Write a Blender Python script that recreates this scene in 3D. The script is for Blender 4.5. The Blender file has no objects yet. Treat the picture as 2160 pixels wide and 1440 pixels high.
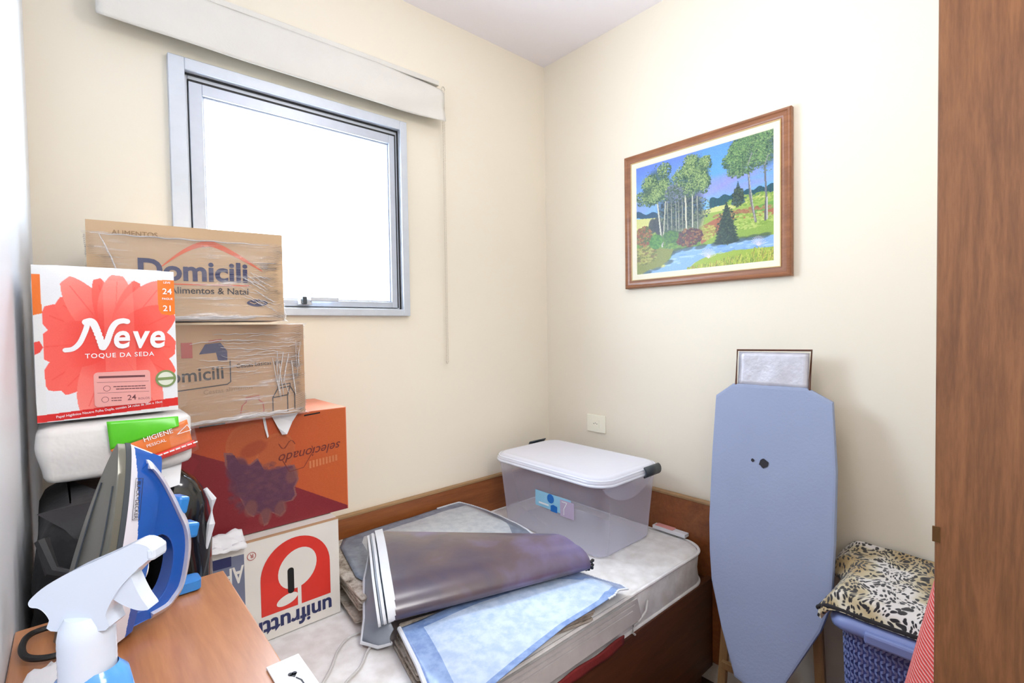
import bpy, bmesh, math, random
import numpy as np
from mathutils import Vector, Matrix, noise
from mathutils.geometry import tessellate_polygon

random.seed(7)
S = bpy.context.scene
COL = S.collection
PI = math.pi

# ------------------------------------------------------------------ camera
cam_d = bpy.data.cameras.new('camera')
cam = bpy.data.objects.new('camera', cam_d)
COL.objects.link(cam)
cam_d.sensor_width = 36.0
cam_d.lens = 36.0 * 1045 / 2160
cam_d.clip_start = 0.02
cam.matrix_world = Matrix(((0.74791919, 0.02985074, -0.66311825, -1.83769),
                           (-0.66360412, 0.00999798, -0.74801712, -1.79585568),
                           (-0.01569902, 0.99950436, 0.02728675, 1.4),
                           (0, 0, 0, 1)))
S.camera = cam

# ------------------------------------------------------------------ view, world, lights
S.view_settings.view_transform = 'Standard'
S.view_settings.look = 'None'
S.view_settings.gamma = 1
S.view_settings.exposure = 0.0
S.view_settings.use_curve_mapping = False

world = bpy.data.worlds.new('overcast sky')
S.world = world
world.use_nodes = True
wn = world.node_tree.nodes
wn['Background'].inputs['Color'].default_value = (0.68, 0.83, 1.0, 1)
wn['Background'].inputs['Strength'].default_value = 22.0


def area_light(name, loc, direction, sx, sy, power, color=(1, 1, 1), portal=False):
    ld = bpy.data.lights.new(name, 'AREA')
    ld.shape = 'RECTANGLE'
    ld.size, ld.size_y = sx, sy
    ld.energy = power
    ld.color = color
    if portal:
        ld.cycles.is_portal = True
    o = bpy.data.objects.new(name, ld)
    COL.objects.link(o)
    o.location = loc
    o.rotation_euler = Vector(direction).to_track_quat('-Z', 'Y').to_euler()
    return o


# daylight enters through the one window
area_light('window_portal', (-1.207, 0.16, 1.845), (0, -1, 0), 0.82, 0.82, 1, portal=True)
# soft high daylight falling through the window onto the bed
sd = bpy.data.lights.new('daylight_sun', 'SUN')
sd.energy, sd.angle, sd.color = 2.0, math.radians(13), (0.84, 0.92, 1.0)
so_ = bpy.data.objects.new('daylight_sun', sd)
COL.objects.link(so_)
so_.location = (-1.6, 1.4, 4.0)
so_.rotation_euler = Vector((0.36, -0.80, -1.08)).to_track_quat('-Z', 'Y').to_euler()
# the room's own ceiling lamp (its disc is above the frame) and an added, unseen fill light in the corridor behind the camera
pl = bpy.data.lights.new('room_pendant_lamp', 'POINT')
pl.energy, pl.shadow_soft_size, pl.color = 8.5, 0.09, (1, 0.97, 0.965)
plo = bpy.data.objects.new('room_pendant_lamp', pl)
COL.objects.link(plo)
plo.location = (-0.95, -1.15, 2.38)
area_light('corridor_fill_light', (-1.45, -2.75, 2.5), (0.1, 0.55, -0.5), 0.6, 0.6, 30, (1, 0.98, 0.97))


# ------------------------------------------------------------------ materials
def lin(c):
    def f(v):
        return v / 12.92 if v <= 0.04045 else ((v + 0.055) / 1.055) ** 2.4
    return tuple(f(v) for v in c)


def rgb(r, g, b):
    return lin((r / 255, g / 255, b / 255)) + (1,)


class NT:
    def __init__(self, name):
        self.m = bpy.data.materials.new(name)
        self.m.use_nodes = True
        self.t = self.m.node_tree
        self.b = self.t.nodes['Principled BSDF']
        self.out = self.t.nodes['Material Output']

    def n(self, kind, **kw):
        x = self.t.nodes.new(kind)
        for k, v in kw.items():
            if k.startswith('i_'):
                key = k[2:].replace('_', ' ')
                x.inputs[key].default_value = v
            else:
                setattr(x, k, v)
        return x

    def l(self, a, b):
        self.t.links.new(a, b)

    def coord(self, scale=(1, 1, 1), rot=(0, 0, 0), kind='Object'):
        tc = self.n('ShaderNodeTexCoord')
        mp = self.n('ShaderNodeMapping')
        mp.inputs['Scale'].default_value = scale
        mp.inputs['Rotation'].default_value = rot
        self.l(tc.outputs[kind], mp.inputs['Vector'])
        return mp.outputs['Vector']

    def noise(self, vec, scale, detail=4, rough=0.55, dist=0.0):
        x = self.n('ShaderNodeTexNoise')
        x.inputs['Scale'].default_value = scale
        x.inputs['Detail'].default_value = detail
        x.inputs['Roughness'].default_value = rough
        x.inputs['Distortion'].default_value = dist
        self.l(vec, x.inputs['Vector'])
        return x.outputs['Fac']

    def ramp(self, fac, stops, interp='LINEAR'):
        r = self.n('ShaderNodeValToRGB')
        r.color_ramp.interpolation = interp
        e = r.color_ramp.elements
        while len(e) < len(stops):
            e.new(0.5)
        for k, (p, c) in enumerate(stops):
            e[k].position = p
            e[k].color = c
        self.l(fac, r.inputs['Fac'])
        return r.outputs['Color']

    def bump(self, h, strength=0.3, dist=0.01):
        b = self.n('ShaderNodeBump')
        b.inputs['Strength'].default_value = strength
        b.inputs['Distance'].default_value = dist
        self.l(h, b.inputs['Height'])
        self.l(b.outputs['Normal'], self.b.inputs['Normal'])
        return b

    def setp(self, **kw):
        for k, v in kw.items():
            self.b.inputs[k.replace('_', ' ')].default_value = v
        return self


def plain(name, c, rough=0.5, var=0.06, scale=12, bump=0.0, bscale=60, **kw):
    t = NT(name)
    v = t.coord()
    f = t.noise(v, scale)
    lo = tuple(max(0, x * (1 - var)) for x in c[:3]) + (1,)
    hi = tuple(min(1, x * (1 + var)) for x in c[:3]) + (1,)
    t.l(t.ramp(f, [(0.3, lo), (0.7, hi)]), t.b.inputs['Base Color'])
    t.setp(Roughness=rough, **kw)
    if bump:
        t.bump(t.noise(v, bscale, 3), bump, 0.004)
    return t.m


def wood(name, dark, light, axis=0, rough=0.4, scale=14, coat=0.0, bump=0.05):
    t = NT(name)
    sc = [1.0, 1.0, 1.0]
    sc[axis] = 0.09
    v = t.coord(tuple(sc))
    a = t.noise(v, scale, 6, 0.62, 1.6)
    g = t.noise(v, scale * 9, 3, 0.7)
    mx = t.n('ShaderNodeMix', data_type='FLOAT')
    mx.inputs[0].default_value = 0.38
    t.l(a, mx.inputs[2])
    t.l(g, mx.inputs[3])
    mid = tuple((x + y) / 2 for x, y in zip(dark, light))
    t.l(t.ramp(mx.outputs[0], [(0.32, dark), (0.5, mid), (0.66, light)]), t.b.inputs['Base Color'])
    t.setp(Roughness=rough, Coat_Weight=coat)
    t.bump(g, bump, 0.002)
    return t.m


def paint_wall(name, c, rough=0.55):
    t = NT(name)
    v = t.coord()
    f = t.noise(v, 1.6, 3)
    lo = tuple(x * 0.985 for x in c[:3]) + (1,)
    t.l(t.ramp(f, [(0.35, lo), (0.65, c)]), t.b.inputs['Base Color'])
    t.setp(Roughness=rough, Specular_IOR_Level=0.35)
    t.bump(t.noise(v, 45, 4, 0.6), 0.10, 0.003)
    return t.m


def vcol(name, rough=0.5, bump=0.0, bscale=200, **kw):
    t = NT(name)
    a = t.n('ShaderNodeAttribute', attribute_name='print')
    t.l(a.outputs['Color'], t.b.inputs['Base Color'])
    t.setp(Roughness=rough, **kw)
    if bump:
        t.bump(t.noise(t.coord(), bscale, 3), bump, 0.002)
    return t.m


def film(name, tint=(1, 1, 1, 1), base=0.10, streak=0.55, rough=0.12, scale=7, rot=(0, 0.12, 0), squash=(1, 1, 9)):
    """thin clear stretch film: mostly see-through, glossy, whitened along its stretch lines"""
    t = NT(name)
    v = t.coord(squash, rot)
    f = t.noise(v, scale, 5, 0.6, 0.5)
    f2 = t.noise(t.coord((1, 1, 1)), 5, 2)
    mul = t.n('ShaderNodeMath', operation='MULTIPLY')
    r1 = t.ramp(f, [(0.52, (0, 0, 0, 1)), (0.72, (1, 1, 1, 1))])
    r2 = t.ramp(f2, [(0.42, (0, 0, 0, 1)), (0.62, (1, 1, 1, 1))])
    t.l(r1, mul.inputs[0])
    t.l(r2, mul.inputs[1])
    ma = t.n('ShaderNodeMath', operation='MULTIPLY_ADD')
    ma.inputs[1].default_value = streak
    ma.inputs[2].default_value = base
    t.l(mul.outputs[0], ma.inputs[0])
    tr = t.n('ShaderNodeBsdfTransparent')
    mix = t.n('ShaderNodeMixShader')
    t.l(ma.outputs[0], mix.inputs[0])
    t.l(tr.outputs[0], mix.inputs[1])
    t.l(t.b.outputs[0], mix.inputs[2])
    t.l(mix.outputs[0], t.out.inputs['Surface'])
    t.b.inputs['Base Color'].default_value = tint
    t.setp(Roughness=rough, Specular_IOR_Level=0.9)
    t.bump(f, 0.5, 0.004)
    return t.m


M = {}
M['wall'] = paint_wall('cream wall paint', rgb(244, 235, 217))
M['ceil'] = paint_wall('white ceiling paint', rgb(252, 247, 252))
M['floor'] = wood('dark parquet', rgb(60, 36, 24), rgb(96, 58, 36), 1, 0.4)
M['tile_out'] = plain('corridor floor', rgb(170, 150, 125), 0.5)
M['jamb'] = wood('varnished door wood', rgb(96, 60, 36), rgb(146, 98, 62), 2, 0.42, 24, 0.1)
M['bedwood'] = wood('reddish bed wood', rgb(116, 62, 28), rgb(160, 94, 48), 0, 0.4, 10, 0.15)
M['bedtop'] = wood('pale bed top edge', rgb(150, 116, 78), rgb(176, 140, 98), 0, 0.5)  # paler wood along the top edges of the bed boards
M['beddark'] = wood('dark bed base', rgb(70, 38, 22), rgb(104, 58, 32), 0, 0.45, 10)
M['deskwood'] = wood('honey cabinet veneer', rgb(148, 88, 50), rgb(198, 136, 90), 1, 0.35, 9, 0.9, 0.02)
M['deskwood'].node_tree.nodes['Principled BSDF'].inputs['Coat Roughness'].default_value = 0.3
M['palewood'] = wood('pale pine', rgb(158, 120, 76), rgb(196, 156, 108), 2, 0.6)
M['alu'] = plain('brushed aluminium', rgb(206, 212, 222), 0.38, 0.03, 30, Metallic=0.35)
M['alu2'] = plain('aluminium sash', rgb(192, 198, 210), 0.35, 0.03, 30, Metallic=0.45)
M['black'] = plain('black rubber', rgb(16, 16, 18), 0.5)
M['blackgloss'] = plain('glossy black plastic', rgb(14, 14, 17), 0.12, Coat_Weight=0.4)
M['darkgrey'] = plain('dark grey plastic', rgb(58, 66, 74), 0.4)
M['blind'] = plain('beige blind cloth', rgb(226, 222, 214), 0.85, 0.03, 6, 0.25, 160)
M['chain'] = plain('beaded chain plastic', rgb(214, 204, 186), 0.4)
M['card'] = plain('brown corrugated board', rgb(206, 174, 138), 0.8, 0.05, 8, 0.12, 40)
M['cardd'] = plain('darker corrugated board', rgb(186, 150, 116), 0.8, 0.05, 8, 0.12, 40)
M['navy'] = plain('navy ink', rgb(38, 44, 92), 0.6)
M['blackink'] = plain('black ink', rgb(30, 26, 34), 0.6)
M['orangeink'] = plain('orange ink', rgb(226, 102, 58), 0.6)
M['redink'] = plain('red ink', rgb(214, 48, 36), 0.55)
M['faintink'] = plain('faded brown ink', rgb(150, 118, 84), 0.7)
M['pinkink'] = plain('faded rose ink', rgb(176, 78, 72), 0.7)
M['whitebox'] = plain('white coated board', rgb(226, 222, 216), 0.5, 0.03, 8)
M['slate'] = plain('slate ink', rgb(112, 118, 142), 0.55)
M['slot'] = plain('dark hand hole', rgb(16, 14, 16), 0.8)
M['whitepaint'] = plain('white plastic', rgb(236, 236, 236), 0.35, 0.02)
M['whitetext'] = plain('white print', rgb(244, 246, 250), 0.45, 0.01)
M['pinkpanel'] = plain('rose panel print', rgb(236, 168, 164), 0.4, 0.02)
M['greenseal'] = plain('green seal print', rgb(126, 150, 92), 0.45)
M['sealw'] = plain('pale seal print', rgb(226, 232, 216), 0.45)
M['greytext'] = plain('dark rose print', rgb(120, 70, 76), 0.5)
M['plasticwhite'] = plain('glossy white polythene', rgb(238, 240, 244), 0.22, 0.02, 8, 0.12, 30, Coat_Weight=0.2)
M['tissue'] = plain('soft white packing', rgb(228, 227, 226), 0.35, 0.05, 10, 0.5, 26)
M['greenprint'] = plain('bright green print', rgb(92, 206, 40), 0.3)
M['orangeprint'] = plain('orange print', rgb(238, 128, 62), 0.3, 0.1)
M['redprint'] = plain('red print', rgb(232, 66, 58), 0.3)
M['bag'] = plain('black bag fabric', rgb(26, 27, 31), 0.6, 0.2, 14, 0.5, 40)
M['bronze'] = plain('bronze buckle', rgb(150, 108, 74), 0.35, Metallic=0.6)
M['sole'] = plain('grey non-stick soleplate', rgb(112, 112, 104), 0.3, 0.08, 10, Metallic=0.4)
M['ironwhite'] = plain('pale grey iron shell', rgb(216, 216, 228), 0.3, 0.02)
M['ironblue'] = plain('blue iron plastic', rgb(18, 84, 176), 0.22, 0.05, Coat_Weight=0.4)
M['ironblue2'] = plain('lighter blue plastic', rgb(46, 128, 206), 0.25, 0.05)
M['sprayw'] = plain('bluish white spray plastic', rgb(216, 228, 246), 0.25, 0.01, Coat_Weight=0.3)
M['mattress'] = None
M['blanketedge'] = plain('dark blanket hem', rgb(30, 27, 30), 0.8)
M['board'] = plain('grey-blue ironing cover', rgb(152, 163, 192), 0.75, 0.03, 5, 0.15, 120)
M['foil'] = plain('silvery heat mat', rgb(206, 204, 212), 0.4, 0.08, 25, 0.3, 60, Metallic=0.3)
M['basket'] = plain('lavender-blue plastic', rgb(128, 144, 196), 0.4, 0.04)
M['plum'] = None
M['hem'] = plain('white vinyl hem', rgb(226, 230, 238), 0.3, 0.03)
M['greyvinyl'] = plain('grey vinyl back', rgb(150, 160, 174), 0.3, 0.06, 12)
M['bluevinyl'] = plain('pale blue vinyl', rgb(176, 204, 240), 0.28, 0.06, 12)
M['cable'] = plain('white cable', rgb(204, 202, 200), 0.4)
M['outlet'] = plain('ivory outlet plastic', rgb(250, 247, 228), 0.4, 0.01)
M['paperwhite'] = plain('white paper', rgb(232, 232, 236), 0.7, 0.03, 8, 0.2, 30)
M['greyboard'] = plain('grey folded board', rgb(190, 184, 184), 0.7, 0.08, 16)
M['redcloth2'] = plain('dark red cloth', rgb(120, 30, 30), 0.85, 0.15, 20, 0.3)
M['brass'] = plain('dull brass', rgb(110, 80, 48), 0.4, Metallic=0.7)


def mk_mattress():
    t = NT('quilted mattress ticking')
    v = t.coord()
    w = t.n('ShaderNodeTexVoronoi', feature='SMOOTH_F1')
    w.inputs['Scale'].default_value = 13
    t.l(v, w.inputs['Vector'])
    f = t.noise(v, 22, 4)
    st = t.noise(v, 4.5, 3)
    base = t.ramp(f, [(0.35, rgb(224, 220, 218)), (0.65, rgb(242, 240, 240))])
    stain = t.ramp(st, [(0.63, (0, 0, 0, 1)), (0.80, (1, 1, 1, 1))])
    mx = t.n('ShaderNodeMix', data_type='RGBA')
    t.l(stain, mx.inputs[0])
    t.l(base, mx.inputs[6])
    mx.inputs[7].default_value = rgb(214, 208, 172)
    t.l(mx.outputs[2], t.b.inputs['Base Color'])
    t.setp(Roughness=0.7, Sheen_Weight=0.2)
    t.bump(w.outputs['Distance'], 0.5, 0.02)
    return t.m


M['mattress'] = mk_mattress()


def mk_plum():
    t = NT('plum glossy vinyl')
    v = t.coord()
    a = t.noise(v, 5, 4, 0.5, 0.3)
    t.l(t.ramp(a, [(0.35, rgb(62, 52, 74)), (0.52, rgb(82, 64, 72)), (0.74, rgb(108, 98, 140))]), t.b.inputs['Base Color'])
    t.setp(Roughness=0.3, Coat_Weight=0.9, Coat_Roughness=0.22)
    t.bump(t.noise(v, 14, 2), 0.15, 0.01)
    return t.m


M['plum'] = mk_plum()


def mk_leopard():
    t = NT('leopard print fleece')
    v = t.coord((1, 1, 1))
    d = t.n('ShaderNodeTexNoise')
    d.inputs['Scale'].default_value = 11
    t.l(v, d.inputs['Vector'])
    add = t.n('ShaderNodeVectorMath', operation='MULTIPLY_ADD')
    add.inputs[1].default_value = (0.09, 0.09, 0.09)
    t.l(d.outputs['Color'], add.inputs[0])
    t.l(v, add.inputs[2])
    mp = t.n('ShaderNodeMapping')
    mp.inputs['Scale'].default_value = (1.0, 1.9, 1.0)
    mp.inputs['Rotation'].default_value = (0, 0, 0.6)
    t.l(add.outputs[0], mp.inputs['Vector'])
    w = t.n('ShaderNodeTexVoronoi', feature='F1')
    w.inputs['Scale'].default_value = 62
    t.l(mp.outputs[0], w.inputs['Vector'])
    big = t.noise(v, 7, 2)
    ground = t.ramp(big, [(0.44, rgb(226, 220, 216)), (0.52, rgb(204, 192, 160)), (0.62, rgb(176, 150, 104))])
    spot = t.ramp(w.outputs['Distance'], [(0.40, (0, 0, 0, 1)), (0.52, (1, 1, 1, 1))])
    mx = t.n('ShaderNodeMix', data_type='RGBA')
    t.l(spot, mx.inputs[0])
    mx.inputs[6].default_value = rgb(34, 30, 34)
    t.l(ground, mx.inputs[7])
    t.l(mx.outputs[2], t.b.inputs['Base Color'])
    t.setp(Roughness=0.9, Sheen_Weight=0.3)
    t.bump(t.noise(v, 160, 3), 0.3, 0.004)
    return t.m


M['leopard'] = mk_leopard()


def mk_redweave():
    t = NT('red and white woven cloth')
    v = t.coord((1, 1, 1), (0.0, 0.5, 0.0))
    w = t.n('ShaderNodeTexWave', wave_type='BANDS', bands_direction='Z')
    w.inputs['Scale'].default_value = 55
    w.inputs['Distortion'].default_value = 1.2
    t.l(v, w.inputs['Vector'])
    t.l(t.ramp(w.outputs['Fac'], [(0.25, rgb(222, 74, 70)), (0.65, rgb(232, 110, 104)), (0.92, rgb(240, 182, 176))]), t.b.inputs['Base Color'])
    t.setp(Roughness=0.85)
    t.bump(w.outputs['Fac'], 0.4, 0.004)
    return t.m


M['redweave'] = mk_redweave()


def mk_news():
    t = NT('newspaper edges')
    v = t.coord((1, 1, 14))
    a = t.noise(v, 26, 4, 0.7)
    t.l(t.ramp(a, [(0.30, rgb(70, 62, 60)), (0.42, rgb(160, 146, 132)), (0.6, rgb(206, 198, 188))]), t.b.inputs['Base Color'])
    t.setp(Roughness=0.85)
    return t.m


M['news'] = mk_news()


def mk_clear(name, tint, alpha, rough=0.15):
    t = NT(name)
    tr = t.n('ShaderNodeBsdfTransparent')
    tr.inputs[0].default_value = (0.97, 0.97, 1.0, 1)
    lw = t.n('ShaderNodeLayerWeight')
    lw.inputs[0].default_value = 0.35
    ma = t.n('ShaderNodeMath', operation='MULTIPLY_ADD')
    ma.inputs[1].default_value = 0.5
    ma.inputs[2].default_value = alpha
    t.l(lw.outputs['Facing'], ma.inputs[0])
    mix = t.n('ShaderNodeMixShader')
    t.l(ma.outputs[0], mix.inputs[0])
    t.l(tr.outputs[0], mix.inputs[1])
    t.l(t.b.outputs[0], mix.inputs[2])
    t.l(mix.outputs[0], t.out.inputs['Surface'])
    t.b.inputs['Base Color'].default_value = tint
    t.setp(Roughness=rough)
    t.bump(t.noise(t.coord(), 9, 2), 0.08, 0.01)
    return t.m


M['clear'] = mk_clear('translucent box plastic', rgb(236, 236, 254), 0.13)
M['clearlid'] = mk_clear('milky lid plastic', rgb(238, 240, 254), 0.66)
M['clearrim'] = mk_clear('thick pale rim plastic', rgb(236, 240, 252), 0.85)
M['film'] = film('stretch wrap film', rgb(232, 226, 226), 0.13, 0.75)
M['filmthin'] = film('very clear film', rgb(240, 240, 250), 0.015, 0.14, 0.06, 5)
M['filmclear'] = film('clear pack film', rgb(250, 246, 246), 0.05, 0.25, 0.08, 5)
M['bluebottle'] = mk_clear('blue liquid behind clear bottle', rgb(92, 168, 246), 0.86, 0.12)


def mk_glass():
    t = NT('window pane glass')
    tr = t.n('ShaderNodeBsdfTransparent')
    gl = t.n('ShaderNodeBsdfGlossy')
    gl.inputs['Roughness'].default_value = 0.03
    lw = t.n('ShaderNodeLayerWeight')
    lw.inputs[0].default_value = 0.5
    pw = t.n('ShaderNodeMath', operation='POWER')
    pw.inputs[1].default_value = 5.0
    t.l(lw.outputs['Facing'], pw.inputs[0])
    ma = t.n('ShaderNodeMath', operation='MULTIPLY_ADD')
    ma.inputs[1].default_value = 0.9
    ma.inputs[2].default_value = 0.04
    t.l(pw.outputs[0], ma.inputs[0])
    mix = t.n('ShaderNodeMixShader')
    t.l(ma.outputs[0], mix.inputs[0])
    t.l(tr.outputs[0], mix.inputs[1])
    t.l(gl.outputs[0], mix.inputs[2])
    t.l(mix.outputs[0], t.out.inputs['Surface'])
    return t.m


M['glass'] = mk_glass()


# ------------------------------------------------------------------ geometry helpers
class G:
    """collects faces with material slots, then becomes ONE mesh object"""

    def __init__(self, *mats):
        self.v, self.f, self.mi = [], [], []
        self.mats = list(mats)
        self.smooth = False

    def slot(self, m):
        if m is None:
            return 0
        if m not in self.mats:
            self.mats.append(m)
        return self.mats.index(m)

    def add(self, vs, fs, m=None, tf=None):
        k = len(self.v)
        s = self.slot(m)
        for p in vs:
            p = Vector(p)
            self.v.append(tf @ p if tf else p)
        for q in fs:
            self.f.append([k + a for a in q])
            self.mi.append(s)

    def box(self, a, b, m=None, tf=None):
        x0, y0, z0 = a
        x1, y1, z1 = b
        vs = [(x0, y0, z0), (x1, y0, z0), (x1, y1, z0), (x0, y1, z0), (x0, y0, z1), (x1, y0, z1), (x1, y1, z1), (x0, y1, z1)]
        fs = [(0, 3, 2, 1), (4, 5, 6, 7), (0, 1, 5, 4), (1, 2, 6, 5), (2, 3, 7, 6), (3, 0, 4, 7)]
        self.add(vs, fs, m, tf)

    def prism(self, pts, y0, y1, m=None, tf=None):
        """outline in x,z extruded along y"""
        n = len(pts)
        vs = [(p[0], y0, p[1]) for p in pts] + [(p[0], y1, p[1]) for p in pts]
        tri = tessellate_polygon([[Vector((p[0], p[1], 0)) for p in pts]])
        fs = [tuple(t) for t in tri] + [tuple(n + a for a in reversed(t)) for t in tri]
        fs += [(i, (i + 1) % n, n + (i + 1) % n, n + i) for i in range(n)]
        self.add(vs, fs, m, tf)

    def lathe(self, prof, seg=32, m=None, tf=None, sx=1.0, sy=1.0):
        vs, fs = [], []
        n = len(prof)
        for k in range(seg):
            a = 2 * PI * k / seg
            for r, z in prof:
                vs.append((r * math.cos(a) * sx, r * math.sin(a) * sy, z))
        for k in range(seg):
            k2 = (k + 1) % seg
            for i in range(n - 1):
                fs.append((k * n + i, k2 * n + i, k2 * n + i + 1, k * n + i + 1))
        self.add(vs, fs, m, tf)

    def tube(self, pts, r, seg=10, m=None, tf=None, closed=False):
        pts = [Vector(p) for p in pts]
        n = len(pts)
        vs, fs = [], []
        up = Vector((0, 0, 1))
        for i, p in enumerate(pts):
            a = pts[(i - 1) % n] if (closed or i > 0) else p
            b = pts[(i + 1) % n] if (closed or i < n - 1) else p
            d = (b - a)
            if d.length < 1e-9:
                d = Vector((0, 0, 1))
            d.normalize()
            s = d.cross(up)
            if s.length < 1e-3:
                s = d.cross(Vector((1, 0, 0)))
            s.normalize()
            t = s.cross(d)
            rr = r[i] if isinstance(r, (list, tuple)) else r
            for k in range(seg):
                an = 2 * PI * k / seg
                vs.append(p + s * math.cos(an) * rr + t * math.sin(an) * rr)
        rng = n if closed else n - 1
        for i in range(rng):
            j = (i + 1) % n
            for k in range(seg):
                k2 = (k + 1) % seg
                fs.append((i * seg + k, i * seg + k2, j * seg + k2, j * seg + k))
        if not closed:
            fs.append(tuple(range(seg)))
            fs.append(tuple((n - 1) * seg + k for k in reversed(range(seg))))
        self.add(vs, fs, m, tf)

    def rings(self, rings, m=None, tf=None, cap=True):
        n = len(rings[0])
        vs = [p for r in rings for p in r]
        fs = []
        for i in range(len(rings) - 1):
            for k in range(n):
                k2 = (k + 1) % n
                fs.append((i * n + k, i * n + k2, (i + 1) * n + k2, (i + 1) * n + k))
        if cap:
            fs.append(tuple(reversed(range(n))))
            fs.append(tuple((len(rings) - 1) * n + k for k in range(n)))
        self.add(vs, fs, m, tf)

    def flat(self, pts, m, tf, d=0.0):
        """flat print: outline in u,v on the plane given by tf (z = outwards)"""
        tri = tessellate_polygon([[Vector((p[0], p[1], 0)) for p in pts]])
        self.add([(p[0], p[1], d) for p in pts], [tuple(t) for t in tri], m, tf)

    def ring2(self, cx, cy, r0, r1, m, tf, d=0.0, sx=1.0, a0=0, a1=2 * PI, seg=40):
        vs, fs = [], []
        for k in range(seg + 1):
            a = a0 + (a1 - a0) * k / seg
            vs.append((cx + r0 * math.cos(a) * sx, cy + r0 * math.sin(a), d))
            vs.append((cx + r1 * math.cos(a) * sx, cy + r1 * math.sin(a), d))
        for k in range(seg):
            fs.append((2 * k, 2 * k + 1, 2 * k + 3, 2 * k + 2))
        self.add(vs, fs, m, tf)

    def disc(self, cx, cy, rx, ry, m, tf, d=0.0, rot=0.0, seg=32):
        pts = []
        for k in range(seg):
            a = 2 * PI * k / seg
            x, y = rx * math.cos(a), ry * math.sin(a)
            pts.append((cx + x * math.cos(rot) - y * math.sin(rot), cy + x * math.sin(rot) + y * math.cos(rot)))
        self.flat(pts, m, tf, d)

    def stroke(self, pts, w, m, tf, d=0.0):
        for (a, b) in zip(pts[:-1], pts[1:]):
            d += 0.00003
            dx, dy = b[0] - a[0], b[1] - a[1]
            L = math.hypot(dx, dy) or 1e-6
            nx, ny = -dy / L * w / 2, dx / L * w / 2
            ex, ey = dx / L * w * 0.3, dy / L * w * 0.3
            self.add([(a[0] - nx - ex, a[1] - ny - ey, d), (b[0] - nx + ex, b[1] - ny + ey, d), (b[0] + nx + ex, b[1] + ny + ey, d), (a[0] + nx - ex, a[1] + ny - ey, d)], [(0, 1, 2, 3)], m, tf)

    def text(self, s, size, m, tf, x=0, y=0, d=0.0, align='LEFT', bold=0.0, shear=0.0, sx=1.0, rot=0.0, space=1.0):
        cu = bpy.data.curves.new('t', 'FONT')
        cu.body = s
        cu.size = size
        cu.align_x = align
        cu.shear = shear
        cu.offset = bold * size
        cu.space_character = space
        cu.resolution_u = 4
        ob = bpy.data.objects.new('t', cu)
        COL.objects.link(ob)
        dg = bpy.context.evaluated_depsgraph_get()
        dg.update()
        me = bpy.data.meshes.new_from_object(ob.evaluated_get(dg))
        c, sn = math.cos(rot), math.sin(rot)
        vs = [((v.co.x * sx) * c - v.co.y * sn + x, (v.co.x * sx) * sn + v.co.y * c + y, d) for v in me.vertices]
        fs = [tuple(p.vertices) for p in me.polygons]
        self.add(vs, fs, m, tf)
        bpy.data.objects.remove(ob)
        bpy.data.curves.remove(cu)
        bpy.data.meshes.remove(me)

    def obj(self, name, parent=None, bevel=0.0, bseg=2, smooth=False, solid=0.0, sub=0, weld=False, world=True, angle=0.7):
        me = bpy.data.meshes.new(name)
        off = Vector((0, 0, 0))
        if parent is not None and world:
            off = world_loc(parent)
        me.from_pydata([v - off for v in self.v], [], self.f)
        for m in self.mats:
            me.materials.append(m)
        for p, k in zip(me.polygons, self.mi):
            p.material_index = k
        if weld:
            bm = bmesh.new()
            bm.from_mesh(me)
            bmesh.ops.remove_doubles(bm, verts=bm.verts, dist=1e-5)
            bmesh.ops.recalc_face_normals(bm, faces=bm.faces)
            bm.to_mesh(me)
            bm.free()
        me.validate()
        me.update()
        if smooth:
            for p in me.polygons:
                p.use_smooth = True
            try:
                me.set_sharp_from_angle(angle=angle)
            except Exception:
                pass
        o = bpy.data.objects.new(name, me)
        COL.objects.link(o)
        if parent is not None:
            o.parent = parent
        if solid:
            md = o.modifiers.new('thickness', 'SOLIDIFY')
            md.thickness = solid
            md.offset = 0
        if bevel:
            md = o.modifiers.new('soft edges', 'BEVEL')
            md.width = bevel
            md.segments = bseg
            md.limit_method = 'ANGLE'
            md.angle_limit = 0.7
        if sub:
            md = o.modifiers.new('smooth', 'SUBSURF')
            md.levels = md.render_levels = sub
        return o


def world_loc(o):
    v = Vector(o.location)
    while o.parent is not None:
        o = o.parent
        v = v + Vector(o.location)
    return v


def tag(o, label=None, cat=None, group=None, kind=None):
    if label:
        o['label'] = label
    if cat:
        o['category'] = cat
    if group:
        o['group'] = group
    if kind:
        o['kind'] = kind
    return o


def thing(name, loc, label, cat, group=None, rz=0.0):
    o = bpy.data.objects.new(name, None)
    COL.objects.link(o)
    o.empty_display_size = 0.05
    o.location = loc
    o.rotation_euler = (0, 0, rz)
    return tag(o, label, cat, group)


def front(x, y, z, yaw=0.0):
    """frame on a vertical face looking to -y: u = +x, v = +z"""
    m = Matrix(((1, 0, 0, 0), (0, 0, -1, 0), (0, 1, 0, 0), (0, 0, 0, 1)))
    return Matrix.Translation((x, y, z)) @ Matrix.Rotation(yaw, 4, 'Z') @ m


def smooth_path(pts, n_=8):
    out_ = []
    P = [Vector(p) for p in pts]
    for i in range(len(P) - 1):
        p0 = P[max(i - 1, 0)]
        p1, p2_ = P[i], P[i + 1]
        p3 = P[min(i + 2, len(P) - 1)]
        for k in range(n_):
            t_ = k / n_
            out_.append(0.5 * ((2 * p1) + (-p0 + p2_) * t_ + (2 * p0 - 5 * p1 + 4 * p2_ - p3) * t_ ** 2 + (-p0 + 3 * p1 - 3 * p2_ + p3) * t_ ** 3))
    out_.append(P[-1])
    return out_


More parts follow.
